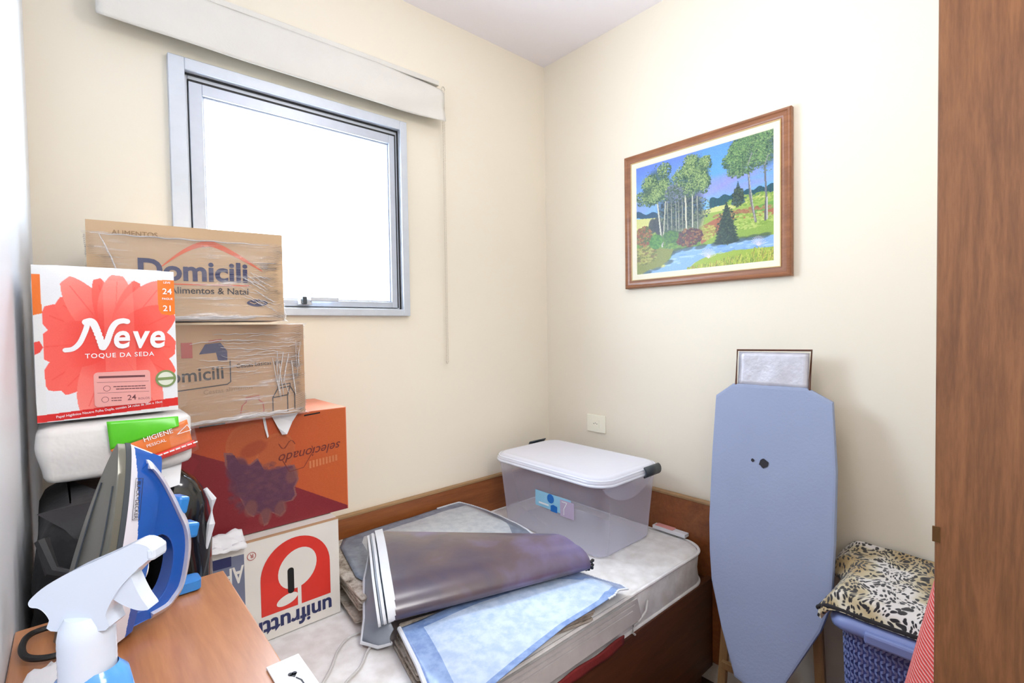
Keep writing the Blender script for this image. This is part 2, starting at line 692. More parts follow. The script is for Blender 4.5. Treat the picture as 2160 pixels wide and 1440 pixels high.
def rrect(x0, y0, x1, y1, r, n=6):
    pts = []
    for cx, cy, a in ((x1 - r, y0 + r, -PI / 2), (x1 - r, y1 - r, 0), (x0 + r, y1 - r, PI / 2), (x0 + r, y0 + r, PI)):
        for k in range(n + 1):
            t = a + PI / 2 * k / n
            pts.append((cx + r * math.cos(t), cy + r * math.sin(t)))
    return pts


# ------------------------------------------------------------------ the room
XL, YF, H = -1.909, -1.682, 2.7225
JX = -1.0


def struct(name, g, **kw):
    return tag(g.obj(name, **kw), kind='structure')


WX0, WX1, WZ0, WZ1 = -1.604, -0.811, 1.455, 2.229
g = G(M['wall'])
T = 0.15
g.box((XL - T, 0, 0), (WX0, T, H))
g.box((WX1, 0, 0), (T, T, H))
g.box((WX0, 0, 0), (WX1, T, WZ0))
g.box((WX0, 0, WZ1), (WX1, T, H))
struct('wall_back', g)
g = G(M['wall'])
g.box((0, YF - 0.14, 0), (T, 0, H))
struct('wall_right', g)
M['wallwhite'] = paint_wall('white wall paint', rgb(240, 244, 250), 0.45)
g = G(M['wallwhite'])
g.box((XL - T, -3.4, 0), (XL, 0, H))
struct('wall_left', g)
g = G(M['wall'])
g.box((JX + 0.02, YF - 0.14, 0), (0, YF, H))
g.box((XL, YF - 0.14, 2.12), (JX + 0.02, YF, H))
struct('wall_front', g)
g = G(M['wall'])
g.box((0, -3.4, 0), (T, YF - 0.14, H))
g.box((XL - T, -3.4 - T, 0), (T, -3.4, H))
struct('wall_corridor', g)
g = G(M['floor'])
g.box((XL - T, -3.4, -0.06), (T, T, 0))
struct('floor', g)
g = G(M['ceil'])
g.box((XL - T, -3.4 - T, H), (T, T, H + 0.08))
struct('ceiling', g)

# door frame beside the camera
g = G(M['jamb'])
g.box((JX, YF - 0.15, 0), (JX + 0.02, YF + 0.002, 2.12))
g.box((XL + 0.001, YF - 0.15, 2.10), (JX, YF + 0.002, 2.12))
df = struct('door_1', g, bevel=0.002)
g = G(M['brass'])
g.box((JX - 0.002, YF - 0.004, 1.112), (JX + 0.001, YF + 0.004, 1.132))
g.obj('strike_plate', df)


# ------------------------------------------------------------------ window
def frame_ring(g, x0, z0, x1, z1, wl, wr_, wb, wt, y0, y1):
    g.box((x0, y0, z0), (x0 + wl, y1, z1))
    g.box((x1 - wr_, y0, z0), (x1, y1, z1))
    g.box((x0 + wl, y0, z0), (x1 - wr_, y1, z0 + wb))
    g.box((x0 + wl, y0, z1 - wt), (x1 - wr_, y1, z1))


win = thing('window_1', (-1.2075, 0.0, WZ0), None, None)
win['kind'] = 'structure'
g = G(M['alu'])
frame_ring(g, WX0, WZ0, WX1, WZ1, 0.042, 0.030, 0.026, 0.036, -0.022, 0.07)
frame_ring(g, WX0 + 0.042, WZ0 + 0.026, WX1 - 0.030, WZ1 - 0.036, 0.010, 0.010, 0.006, 0.016, 0.006, 0.07)
g.obj('window_frame', win, bevel=0.002)
g = G(M['black'])
frame_ring(g, WX0 + 0.0425, WZ0 + 0.0265, WX1 - 0.029, WZ1 - 0.035, 0.0005, 0.004, 0.0005, 0.005, -0.001, 0.012)
frame_ring(g, WX0 + 0.0525, WZ0 + 0.0325, WX1 - 0.040, WZ1 - 0.052, 0.0005, 0.004, 0.0005, 0.006, 0.002, 0.03)
g.obj('window_gasket', win)
g = G(M['alu2'])
sash = (WX0 + 0.054, WZ0 + 0.033, WX1 - 0.044, WZ1 - 0.058)
frame_ring(g, *sash, 0.036, 0.024, 0.022, 0.034, 0.002, 0.04)
frame_ring(g, sash[0] + 0.036, sash[1] + 0.022, sash[2] - 0.024, sash[3] - 0.034, 0.006, 0.005, 0.006, 0.006, 0.012, 0.04)
so = g.obj('window_sash', win, bevel=0.0015)
g = G(M['glass'])
g.box((sash[0] + 0.034, 0.024, sash[1] + 0.02), (sash[2] - 0.022, 0.028, sash[3] - 0.032))
g.obj('window_pane', win)
g = G(M['alu'], M['darkgrey'])
g.box((-1.245, -0.026, 1.492), (-1.205, 0.004, 1.512), M['alu'])
g.box((-1.240, -0.038, 1.494), (-1.225, -0.024, 1.520), M['darkgrey'])
g.box((-1.212, -0.036, 1.505), (-1.112, -0.024, 1.519), M['alu'])
g.obj('window_latch', win, bevel=0.002)

# ------------------------------------------------------------------ blind and its chain
bl = thing('window_blind', (-1.2, 0.0, 2.25), 'folded-up beige cloth blind across the wall above the window', 'blind')
g = G(M['blind'])
bx0, bx1 = -1.765, -0.655
nu, nv = 60, 16
vs, fs = [], []
for i in range(nu + 1):
    u = i / nu
    x = bx0 + (bx1 - bx0) * u
    for j in range(nv + 1):
        v = j / nv
        z = 2.258 + 0.155 * v
        pull = max(0, (u - 0.72) / 0.28)
        y = -0.062 + 0.022 * (v ** 2) - 0.006 * math.sin(v * PI) - 0.008 * pull * math.sin((v * 2.2 - pull * 1.4) * PI)
        y += 0.006 * noise.noise((x * 5, z * 9, 0.3))
        zz = z - (0.006 * math.sin(u * PI)) * (1 - v) + 0.02 * v * (-pull ** 3)
        vs.append((x, y, zz))
for i in range(nu):
    for j in range(nv):
        a = i * (nv + 1) + j
        fs.append((a, a + nv + 1, a + nv + 2, a + 1))
g.add(vs, fs)
# second and third folds hanging just behind
for q, (dz, dy) in enumerate(((0.012, 0.022), (0.02, 0.036))):
    g.add([(p[0], p[1] + dy * (1 - 0.8 * (k % (nv + 1)) / nv), p[2] + dz * (1 - (k % (nv + 1)) / nv)) for k, p in enumerate(vs)], fs)
g.obj('blind_cloth', bl, smooth=True, solid=0.002)
g = G(M['blind'])
g.box((bx0 + 0.01, -0.042, 2.412), (bx1 - 0.01, -0.001, 2.432))
g.obj('head_rail', bl, bevel=0.003)
g = G(M['chain'])


def bead_line(g, p, q, step, r):
    p, q = Vector(p), Vector(q)
    n = int((q - p).length / step)
    for k in range(n + 1):
        c = p.lerp(q, k / n)
        g.lathe([(0.0001, -r), (r * 0.8, -r * 0.6), (r, 0), (r * 0.8, r * 0.6), (0.0001, r)], 6, None, Matrix.Translation(c))


for xx in (-0.646, -0.637):
    bead_line(g, (xx, -0.035, 2.40), (xx + 0.006, -0.02, 1.262), 0.0065, 0.0022)
g.tube([(-0.6415 + 0.0075 * math.cos(a), -0.035, 2.405 + 0.012 * math.sin(a)) for a in [PI * k / 10 for k in range(11)]], 0.002, 6)
g.tube([(-0.636 + 0.0045 * math.cos(a), -0.02, 1.262 - 0.01 * math.sin(a)) for a in [PI * k / 10 for k in range(11)]], 0.002, 6)
g.tube([(-0.64, -0.03, 2.35), (-0.636, -0.02, 1.262)], 0.0008, 5)
g.obj('bead_chain', bl, smooth=True)

# ------------------------------------------------------------------ painting
def srgb(c):
    return np.array(c, float) / 255.0


class Canvas:
    def __init__(self, w, h, c=(255, 255, 255)):
        self.w, self.h = w, h
        self.a = np.zeros((h, w, 3)) + srgb(c)
        yy, xx = np.mgrid[0:h, 0:w]
        self.X = (xx + 0.5) / w
        self.Y = (yy + 0.5) / h
        self.rng = np.random.default_rng(5)

    def blend(self, mask, c, al=1.0):
        k = (mask * al)[..., None]
        self.a = self.a * (1 - k) + (srgb(c) if not isinstance(c, np.ndarray) else c) * k

    def poly(self, pts, c, al=1.0):
        inside = np.zeros((self.h, self.w), bool)
        n = len(pts)
        for i in range(n):
            x0, y0 = pts[i]
            x1, y1 = pts[(i + 1) % n]
            if y0 == y1:
                continue
            cond = ((y0 > self.Y) != (y1 > self.Y)) & (self.X < (x1 - x0) * (self.Y - y0) / (y1 - y0) + x0)
            inside ^= cond
        self.blend(inside.astype(float), c, al)
        return inside

    def ell(self, cx, cy, rx, ry, c, al=1.0, rot=0.0, soft=0.0, pw=2.0):
        dx, dy = self.X - cx, (self.Y - cy)
        asp = self.h / self.w
        dy = dy * asp
        x = dx * math.cos(rot) + dy * math.sin(rot)
        y = -dx * math.sin(rot) + dy * math.cos(rot)
        d = (np.abs(x / rx) ** pw + np.abs(y / (ry * asp)) ** pw) ** (1 / pw)
        if soft:
            m = np.clip((1 + soft - d) / soft, 0, 1)
        else:
            m = (d < 1).astype(float)
        self.blend(m, c, al)

    def line(self, p, q, w, c, al=1.0, w2=None):
        p, q = np.array(p, float), np.array(q, float)
        d = q - p
        L2 = (d ** 2).sum() or 1e-9
        t = np.clip(((self.X - p[0]) * d[0] + (self.Y - p[1]) * d[1]) / L2, 0, 1)
        dist = np.hypot(self.X - p[0] - t * d[0], self.Y - p[1] - t * d[1])
        ww = w if w2 is None else w + (w2 - w) * t
        self.blend((dist < ww).astype(float), c, al)

    def dabs(self, cx, cy, rx, ry, n, cols, r=0.006, al=0.9, el=1.3):
        H_, W_ = self.h, self.w
        for _ in range(n):
            a = self.rng.uniform(0, 2 * PI)
            q = self.rng.uniform(0, 1) ** 0.55
            x, y = cx + rx * q * math.cos(a), cy + ry * q * math.sin(a)
            c = cols[self.rng.integers(len(cols))]
            rr = r * self.rng.uniform(0.6, 1.4)
            px, py, pr = x * W_, y * H_, max(rr * W_, 0.7)
            x0, x1 = int(px - pr * 2), int(px + pr * 2) + 2
            y0, y1 = int(py - pr * 2), int(py + pr * 2) + 2
            x0, y0 = max(x0, 0), max(y0, 0)
            x1, y1 = min(x1, W_), min(y1, H_)
            if x1 <= x0 or y1 <= y0:
                continue
            gy, gx = np.mgrid[y0:y1, x0:x1]
            mk = (((gx + .5 - px) / (pr * el)) ** 2 + ((gy + .5 - py) / pr) ** 2 < 1).astype(float) * al
            self.a[y0:y1, x0:x1] = self.a[y0:y1, x0:x1] * (1 - mk[..., None]) + srgb(c) * mk[..., None]

    def smear(self, amt):
        self.a = np.clip(self.a + self.rng.normal(0, amt, (self.h, self.w, 1)), 0, 1)

    def mesh(self, name, mat, tf, W, Hh, parent, bulge=None):
        """grid of W x Hh metres; tf maps (u, v, out) to world"""
        w, h = self.w, self.h
        vs = []
        for j in range(h):
            for i in range(w):
                u, v = i / (w - 1), 1 - j / (h - 1)
                vs.append(tf @ Vector((u * W, v * Hh, bulge(u, v) if bulge else 0)))
        fs = [(j * w + i, j * w + w + i, j * w + w + i + 1, j * w + i + 1) for j in range(h - 1) for i in range(w - 1)]
        off = world_loc(parent)
        me = bpy.data.meshes.new(name)
        me.from_pydata([p - off for p in vs], [], fs)
        at = me.color_attributes.new('print', 'FLOAT_COLOR', 'POINT')
        s = self.a.reshape(-1, 3)
        l_ = np.where(s <= 0.04045, s / 12.92, ((s + 0.055) / 1.055) ** 2.4)
        out = np.ones((w * h, 4), np.float32)
        out[:, :3] = l_
        at.data.foreach_set('color', out.ravel())
        me.materials.append(mat)
        me.update()
        for p in me.polygons:
            p.use_smooth = True
        o = bpy.data.objects.new(name, me)
        COL.objects.link(o)
        o.parent = parent
        return o


M['canvas'] = vcol('oil painted canvas', 0.35, 0.35, 240)
M['print'] = vcol('printed polythene', 0.25)
M['printcard'] = vcol('printed board', 0.45)

pt = thing('framed_painting', (-0.01, -0.834, 1.562), 'wood-framed oil landscape of birch trees and a stream on the right wall', 'painting')


def Q(x, y):
    """layout sketch of the landscape -> canvas fractions"""
    s = (x - 15) / 1178.0
    u = 1140 * s / (910 + 230 * s)
    yt = 470 - 0.31 * (x - 15)
    yb = 1380 - 0.116 * (x - 40)
    return (u, (y - yt) / (yb - yt))


cv = Canvas(330, 262, (110, 150, 240))
top = cv.Y / 0.5
cv.a = srgb((104, 134, 236)) * (1 - np.clip(top, 0, 1))[..., None] + srgb((122, 186, 248)) * np.clip(top, 0, 1)[..., None]
for k in range(26):
    cx, cy = cv.rng.uniform(0, 1), cv.rng.uniform(0.24, 0.42)
    cv.ell(cx, cy, cv.rng.uniform(.05, .14), cv.rng.uniform(.015, .035), (150, 150, 214), 0.28, 0.0, 0.8)
cv.ell(0.55, 0.33, 0.16, 0.05, (168, 146, 200), 0.5, -0.1, 0.7)
cv.ell(0.62, 0.12, 0.10, 0.12, (96, 170, 252), 0.6, 0, 0.9)
# far tree line and hills
for x in range(20, 200, 9):
    cv.ell(*Q(x, 880 - 12 * math.sin(x * .05)), 0.012, 0.03, (30, 74, 104))
for x in range(650, 1195, 10):
    yb = 770 - (x - 650) * 0.245
    r = 0.03 + 0.02 * math.sin(x * .031) ** 2
    cv.ell(*Q(x, yb - 8), 0.014, r, (30, 74 + (x % 3) * 6, 92))
cv.poly([Q(x, y) for x, y in ((15, 905), (180, 890), (340, 900), (640, 800), (900, 740), (1060, 680), (1200, 645), (1210, 1400), (10, 1400))], (206, 206, 130))
cv.poly([Q(x, y) for x, y in ((600, 850), (840, 800), (1000, 740), (1200, 680), (1210, 1300), (500, 1300))], (150, 178, 82))
cv.poly([Q(x, y) for x, y in ((780, 860), (1000, 790), (1200, 720), (1210, 900), (700, 960))], (108, 158, 70))
cv.poly([Q(x, y) for x, y in ((560, 960), (720, 870), (1000, 850), (1200, 780), (1210, 1000), (560, 1100))], (168, 104, 74))
cv.poly([Q(x, y) for x, y in ((700, 1010), (880, 920), (1200, 870), (1210, 1100), (560, 1110))], (142, 172, 72))
cv.poly([Q(x, y) for x, y in ((15, 1000), (120, 960), (400, 1000), (560, 1060), (540, 1200), (15, 1300))], (110, 146, 66))
for cx, cy, rx, ry, n, cols in ((0.83, 0.66, .17, .06, 500, [(158, 186, 84), (128, 160, 62), (190, 204, 110)]), (0.85, 0.5, .16, .04, 260, [(176, 190, 92), (122, 158, 66)]),
                                (0.8, 0.58, .2, .02, 140, [(168, 108, 80), (150, 96, 72), (178, 124, 90), (160, 150, 84)]), (0.55, 0.7, .08, .06, 160, [(188, 192, 96), (150, 150, 70)]),
                                (0.3, 0.72, .12, .07, 240, [(96, 140, 60), (126, 160, 72), (70, 110, 60)]), (0.12, 0.66, .12, .08, 200, [(120, 150, 70), (170, 180, 90)])):
    cv.dabs(cx, cy, rx, ry, n, cols, 0.005, 0.7, 2.0)
# river
riv = [(15, 1400), (100, 1340), (250, 1300), (300, 1230), (330, 1170), (430, 1140), (600, 1110), (860, 1060), (1010, 1035), (1210, 1010),
       (1210, 1110), (1000, 1135), (830, 1150), (740, 1165), (640, 1195), (560, 1230), (500, 1265), (440, 1330), (430, 1390)]
cv.poly([Q(x, y) for x, y in riv], (136, 176, 222))
for k in range(60):
    x = cv.rng.uniform(120, 1180)
    yc = 1330 - (x - 100) * 0.25 if x < 400 else 1190 - (x - 400) * 0.16
    cv.ell(*Q(x, yc + cv.rng.uniform(-45, 40)), cv.rng.uniform(.01, .035), .006, [(176, 210, 244), (104, 146, 206), (196, 222, 248)][k % 3], 0.5, 0, 0.5)
for x, y in ((300, 1190), (360, 1160), (450, 1140), (560, 1125), (700, 1095), (800, 1080), (900, 1060), (1000, 1040), (1100, 1022), (280, 1260), (180, 1310), (100, 1350)):
    cv.ell(*Q(x, y), .035, .016, (54, 74, 70), 0.65, -0.12, 0.5)
# banks
cv.poly([Q(x, y) for x, y in ((15, 1150), (200, 1140), (330, 1150), (290, 1230), (230, 1290), (110, 1330), (15, 1385))], (132, 138, 66))
cv.dabs(0.07, 0.82, .10, .08, 420, [(150, 150, 70), (104, 112, 52), (176, 172, 90), (120, 100, 60)], 0.006, 0.7, 2)
cv.poly([Q(x, y) for x, y in ((430, 1335), (500, 1270), (620, 1210), (740, 1180), (830, 1155), (1000, 1140), (1210, 1115), (1210, 1300), (420, 1360))], (158, 182, 64))
for k in range(900):
    x = cv.rng.uniform(440, 1200)
    u, v = Q(x, cv.rng.uniform(1330 - (x - 440) * .26, 1345) if x < 1000 else cv.rng.uniform(1150, 1290))
    c = [(182, 200, 70), (134, 160, 54), (206, 206, 96), (110, 130, 50), (170, 150, 70)][k % 5]
    cv.line((u, v), (u + .004, v - .03), 0.0022, c, 0.8)


def crown(cx, cy, rx, ry, n, light=True):
    """ragged tree crown: leaf dabs thrown round a few boughs, thinning to the sky at the edge"""
    u0, v0 = Q(cx, cy)
    cv.ell(u0, v0, rx * .62, ry * .62, (70, 96, 82), 0.8, 0, 0.6)
    boughs = []
    for k in range(9):
        a = cv.rng.uniform(0, 2 * PI)
        q = cv.rng.uniform(0.25, 0.85)
        boughs.append((u0 + rx * q * math.cos(a), v0 + ry * q * math.sin(a)))
    for (bu, bv) in boughs:
        cv.dabs(bu, bv, rx * .46, ry * .42, n // 8, [(62, 90, 70), (84, 114, 82), (52, 80, 70), (104, 134, 96)], 0.0045, 0.8)
    for (bu, bv) in boughs:
        cols = [(138, 164, 104), (170, 188, 124), (116, 146, 98), (150, 176, 112)] if light else [(98, 140, 92), (122, 160, 98), (84, 122, 84), (140, 170, 112)]
        cv.dabs(bu - 0.008, bv - 0.012, rx * .40, ry * .36, n // 11, cols, 0.0032, 0.85)
    cv.dabs(u0, v0, rx * 1.08, ry * 1.08, n // 5, [(92, 122, 84), (128, 156, 100), (66, 98, 74)], 0.0028, 0.8)


for x, y0, y1 in ((260, 760, 1000), (330, 740, 990), (420, 720, 970), (510, 720, 950)):
    cv.ell(*Q(x, (y0 + y1) / 2), 0.05, 0.13, (58, 74, 78), 0.7, 0, 0.7)
cv.dabs(*Q(420, 840), .20, .13, 700, [(58, 76, 76), (80, 98, 86), (46, 62, 66), (110, 124, 100), (132, 146, 108)], 0.004, 0.75)
cv.dabs(*Q(380, 830), .17, .15, 500, [(50, 66, 70), (70, 86, 80), (40, 54, 60), (92, 104, 90)], 0.005, 0.7)
for x, y in ((150, 960), (185, 950), (210, 985)):
    cv.ell(*Q(x, y), .03, .06, (58, 64, 72), 0.9, 0, 0.2)
for x in (275, 310, 345, 370, 405, 430, 490, 530):
    xx = x + cv.rng.uniform(-4, 4)
    cv.line(Q(xx, 700), Q(xx + 4, 1000 - abs(x - 420) * .06), 0.0023, (176, 176, 160), .9)
    cv.line(Q(xx + 6, 700), Q(xx + 10, 990), 0.0016, (84, 88, 86))
cv.line(Q(190, 740), Q(232, 1130), 0.0055, (196, 196, 178), 1, 0.006)
cv.line(Q(262, 750), Q(238, 1110), 0.0045, (186, 186, 166))
cv.line(Q(198, 740), Q(240, 1130), 0.002, (100, 100, 92))
cv.line(Q(430, 640), Q(438, 1000), 0.006, (204, 200, 178))
cv.line(Q(490, 640), Q(490, 960), 0.0045, (196, 196, 176))
crown(190, 620, .125, .17, 1300)
crown(150, 700, .12, .10, 500)
crown(520, 480, .115, .12, 900)
crown(450, 590, .15, .13, 900)
crown(560, 560, .075, .12, 500)
cv.dabs(*Q(340, 680), .08, .08, 260, [(120, 128, 150), (96, 110, 112), (70, 90, 80)], 0.005, 0.8)
# right-hand birches
cv.line(Q(965, 400), Q(985, 700), 0.006, (104, 108, 112), 1, 0.0065)
cv.line(Q(985, 700), Q(1032, 905), 0.0075, (120, 116, 112))
cv.line(Q(970, 500), Q(1026, 900), 0.0025, (176, 176, 172))
cv.line(Q(1108, 400), Q(1122, 700), 0.006, (110, 116, 122))
cv.line(Q(1122, 700), Q(1112, 890), 0.0065, (100, 98, 100))
cv.line(Q(1130, 700), Q(1130, 880), 0.005, (186, 184, 180))
crown(960, 300, .135, .17, 1500, False)
crown(860, 420, .075, .11, 500, False)
crown(1120, 250, .10, .20, 1000, False)
cv.line(Q(965, 430), Q(1000, 330), 0.003, (140, 144, 140))
cv.line(Q(1108, 430), Q(1140, 340), 0.003, (140, 144, 140))
# spruces
for (x0, y0, y1, w) in ((780, 740, 1080, 95), (880, 575, 750, 50)):
    for k in range(14):
        t = (k + 1) / 14
        y = y0 + (y1 - y0) * t
        c = (40, 62, 56) if w > 60 else (64, 92, 104)
        cv.ell(*Q(x0, y), w * t / 1178 * 1.0, 0.018, c, 0.95, 0, 0.15)
    cv.dabs(*Q(x0, (y0 + y1) / 2 + 40), w / 1178 * .9, (y1 - y0) / 2300, 260, [(70, 90, 66), (34, 52, 48)], 0.004, 0.8)
# bushes
for x, y, rx, ry, cols in ((460, 1050, .10, .075, [(112, 66, 60), (84, 52, 60), (146, 104, 70), (70, 56, 60)]),
                           (75, 1050, .07, .09, [(140, 84, 64), (112, 90, 66), (164, 120, 70), (84, 100, 60)]),
                           (180, 1090, .05, .06, [(66, 120, 52), (92, 146, 62)]),
                           (300, 1050, .06, .05, [(86, 130, 60), (60, 100, 56)])):
    cv.dabs(*Q(x, y), rx, ry, 420, cols, 0.006, 0.85)
for bx, by in ((625, 1175), (1055, 1065)):
    for k in range(13):
        a = -PI / 2 + (k - 6) * 0.2
        cv.line(Q(bx, by + 45), Q(bx + 70 * math.cos(a), by + 45 + 85 * math.sin(a)), 0.0014, (222, 214, 226), 0.9)
cv.smear(0.02)

# canvas, liner and frame (y runs right to left on this wall: left end in the photo is nearer the corner)
PY0, PY1, PZ0, PZ1 = -0.500, -1.170, 1.562, 2.128


def wallR(x, y, z):
    """frame on the right wall: u = -y, v = +z, out = -x"""
    return Matrix(((0, 0, -1, x), (-1, 0, 0, y), (0, 1, 0, z), (0, 0, 0, 1)))


cv.mesh('painted_canvas', M['canvas'], wallR(-0.016, PY0 - 0.058, PZ0 + 0.052), 0.556, 0.462, pt)
M['framewood'] = wood('brown picture moulding', rgb(122, 74, 44), rgb(168, 108, 68), 1, 0.4, 12, 0.2)
M['liner'] = plain('cream linen liner', rgb(238, 232, 212), 0.7, 0.02, 60, 0.1)
M['gold'] = plain('dull gold fillet', rgb(206, 178, 120), 0.4)
tfw = wallR(0, PY0, PZ0)
Wd, Hd = abs(PY1 - PY0), PZ1 - PZ0


def moulding(prof, inset_scale=1):
    """prof: list of (inset, out) swept round the rectangle with mitred corners"""
    rings = []
    for ins, out in prof:
        rings.append([tfw @ Vector(p) for p in ((ins, ins, out), (Wd - ins, ins, out), (Wd - ins, Hd - ins, out), (ins, Hd - ins, out))])
    return rings


g = G(M['framewood'])
g.rings(moulding([(0.0, 0.001), (0.0, 0.020), (0.004, 0.025), (0.009, 0.026), (0.014, 0.023), (0.020, 0.023), (0.026, 0.020), (0.034, 0.018), (0.034, 0.004)]), cap=False)
g.obj('picture_frame', pt, smooth=True, angle=0.5)
g = G(M['gold'])
g.rings(moulding([(0.033, 0.010), (0.033, 0.021), (0.036, 0.021), (0.037, 0.016)]), cap=False)
g.obj('gold_fillet', pt)
g = G(M['liner'])
g.rings(moulding([(0.036, 0.010), (0.036, 0.019), (0.054, 0.018), (0.059, 0.0155)]), cap=False)
g.obj('liner', pt)
g = G(M['framewood'])
g.box((-0.014, PY1 + 0.03, PZ0 + 0.03), (-0.001, PY0 - 0.03, PZ1 - 0.03))
g.obj('backing', pt)

# ------------------------------------------------------------------ outlet
ot = thing('wall_outlet', (0.0, -0.317, 0.90), 'square ivory power outlet on the right wall above the plastic box', 'outlet')
g = G(M['outlet'])
g.box((-0.008, -0.371, 0.903), (0.0, -0.263, 0.985))
g.obj('cover_plate', ot, bevel=0.003)
g = G(M['outlet'], M['darkgrey'])
g.box((-0.011, -0.338, 0.925), (-0.007, -0.296, 0.963), M['outlet'])
for yy in (-0.326, -0.317, -0.308):
    g.lathe([(0.0001, 0.0), (0.0022, 0.0)], 10, M['darkgrey'], wallR(-0.0113, yy, 0.944 + (0.003 if yy == -0.317 else 0)))
g.obj('socket', ot)

# ------------------------------------------------------------------ bed
bed = thing('bed', (-0.95, -0.45, 0), 'single wooden bed with brown boards set in the far corner', 'bed')
g = G(M['bedwood'])
g.box((-1.90, -0.024, 0.30), (-0.004, -0.004, 0.706))
g.obj('side_board', bed, bevel=0.002)
g = G(M['bedtop'])
g.box((-1.90, -0.026, 0.706), (-0.004, -0.003, 0.716))
g.obj('top_moulding', bed, bevel=0.002)
g = G(M['bedwood'])
g.box((-0.030, -0.925, 0.10), (-0.006, -0.027, 0.706))
g.obj('headboard', bed, bevel=0.002)
g = G(M['bedtop'])
g.box((-0.032, -0.927, 0.706), (-0.004, -0.027, 0.716))
g.obj('top_moulding', bed, bevel=0.002)
g = G(M['beddark'])
g.box((-1.88, -0.895, 0.09), (-0.031, -0.870, 0.435))
g.obj('front_panel', bed, bevel=0.003)
g = G(M['beddark'])
g.box((-1.88, -0.868, 0.36), (-0.033, -0.027, 0.425))
g.obj('slat_base', bed)
for x in (-1.86, -0.10):
    for y in (-0.86, -0.07):
        g = G(M['beddark'])
        g.box((x, y, 0.0), (x + 0.05, y + 0.04, 0.36))
        g.obj('leg', bed, bevel=0.003)

MX0, MX1, MY0, MY1, MZ0, MZ1 = -1.885, -0.048, -0.885, -0.028, 0.427, 0.560
mt = thing('mattress', (-0.95, -0.45, MZ0), 'quilted white mattress with pale piping lying on the brown bed', 'mattress')
rings = []
prof = [(0.020, 0.0), (0.006, 0.006), (0.0, 0.018), (0.004, 0.065), (0.0, 0.112), (0.006, 0.126), (0.022, 0.131)]
for ins, z in prof:
    rings.append([(x, y, MZ0 + z) for x, y in rrect(MX0 + ins, MY0 + ins, MX1 - ins, MY1 - ins, 0.095 - ins * .5, 10)])
# top surface as a softly quilted inner ring
g = G(M['mattress'])
g.rings(rings, cap=True)
g.obj('ticking', mt, smooth=True, angle=1.2)
for zz in (0.124, 0.010):
    g = G(M['mattress'])
    g.tube([(x, y, MZ0 + zz) for x, y in rrect(MX0 - 0.001, MY0 - 0.001, MX1 + 0.001, MY1 + 0.001, 0.095, 10)], 0.0055, 8, closed=True)
    g.obj('piping', mt, smooth=True)
g = G(M['cable'])
g.tube([(-0.46, -0.888, 0.505), (-0.49, -0.902, 0.487), (-0.53, -0.903, 0.470), (-0.555, -0.898, 0.466), (-0.56, -0.900, 0.445), (-0.545, -0.898, 0.432)], 0.0035, 8)
g.obj('cord_handle', mt, smooth=True)

ZB = 0.560  # top of the mattress

# ------------------------------------------------------------------ cartons on the bed
def carton(name, x0, x1, y0, y1, z0, z1, mat, label, yaw=0.0, flap=True, cat='box'):
    t = thing(name, ((x0 + x1) / 2, (y0 + y1) / 2, z0), label, cat, rz=yaw)
    w, d, h = (x1 - x0) / 2, (y1 - y0) / 2, z1 - z0
    g = G(mat)
    g.box((-w, -d, 0), (w, d, h - 0.002))
    # top flaps meeting in the middle
    g.box((-w, -d, h - 0.002), (w, -0.003, h))
    g.box((-w, 0.003, h - 0.002), (w, d, h))
    return t, g, Matrix(((1, 0, 0, -w), (0, 0, -1, -d - 0.0006), (0, 1, 0, 0), (0, 0, 0, 1))), w, d, h


# 1 white fruit carton, lowest
t, g, F, w, d, h = carton('fruit_carton', -1.665, -1.263, -0.355, -0.045, ZB + 0.001, 0.842, M['whitebox'],
                          'white fruit carton with a red pear logo, lowest box on the bed')
W = 2 * w
# red arch logo (turned upside down: the carton stands on its head)
lx0, lx1, lz0, lz1 = 0.186, 0.374, 0.068, 0.262
cx = (lx0 + lx1) / 2
arch = [(lx0, lz0)] + [(cx - (lx1 - lx0) / 2 * math.cos(PI * k / 24), 0.165 + (lz1 - 0.165) * math.sin(PI * k / 24)) for k in range(25)] + [(lx1, lz0)]
g.flat(arch, M['redink'], F, 0.0003)
g.disc(cx + 0.003, 0.173, 0.050, 0.058, M['whitebox'], F, 0.0006, -0.6)
g.flat([(cx + 0.001, 0.066), (cx + 0.011, 0.066), (cx + 0.011, 0.130), (cx + 0.001, 0.130)], M['whitebox'], F, 0.0008)
g.disc(cx - 0.027, 0.094, 0.029, 0.014, M['whitebox'], F, 0.0010, 0.25)
g.flat(rrect(cx - 0.025, 0.108, cx - 0.008, 0.180, 0.0082), M['slot'], F, 0.0013)
g.text('unifrutti', 0.062, M['navy'], F, 0.378, 0.055, 0.0006, bold=0.025, rot=PI, sx=1.0)
g.ring2(0.166, 0.243, 0.0095, 0.011, M['pinkink'], F, 0.0006)
g.text('R', 0.015, M['pinkink'], F, 0.171, 0.2485, 0.0006, rot=PI, bold=0.01)
g.flat([(0.0, 0.11), (0.148, 0.11), (0.148, 0.255), (0.0, 0.262)], M['slate'], F, 0.0004)
g.flat([(0.0, 0.235), (0.118, 0.232), (0.118, 0.258), (0.0, 0.262)], M['navy'], F, 0.0006)
g.text('APPLES', 0.062, M['whitebox'], F, 0.146, 0.226, 0.0008, rot=PI, bold=0.02, sx=0.62)
g.box((-w, -d - 0.0005, h - 0.001), (w, -d + 0.012, h + 0.0015), M['cardd'])
g.obj('carton_body', t, world=False)

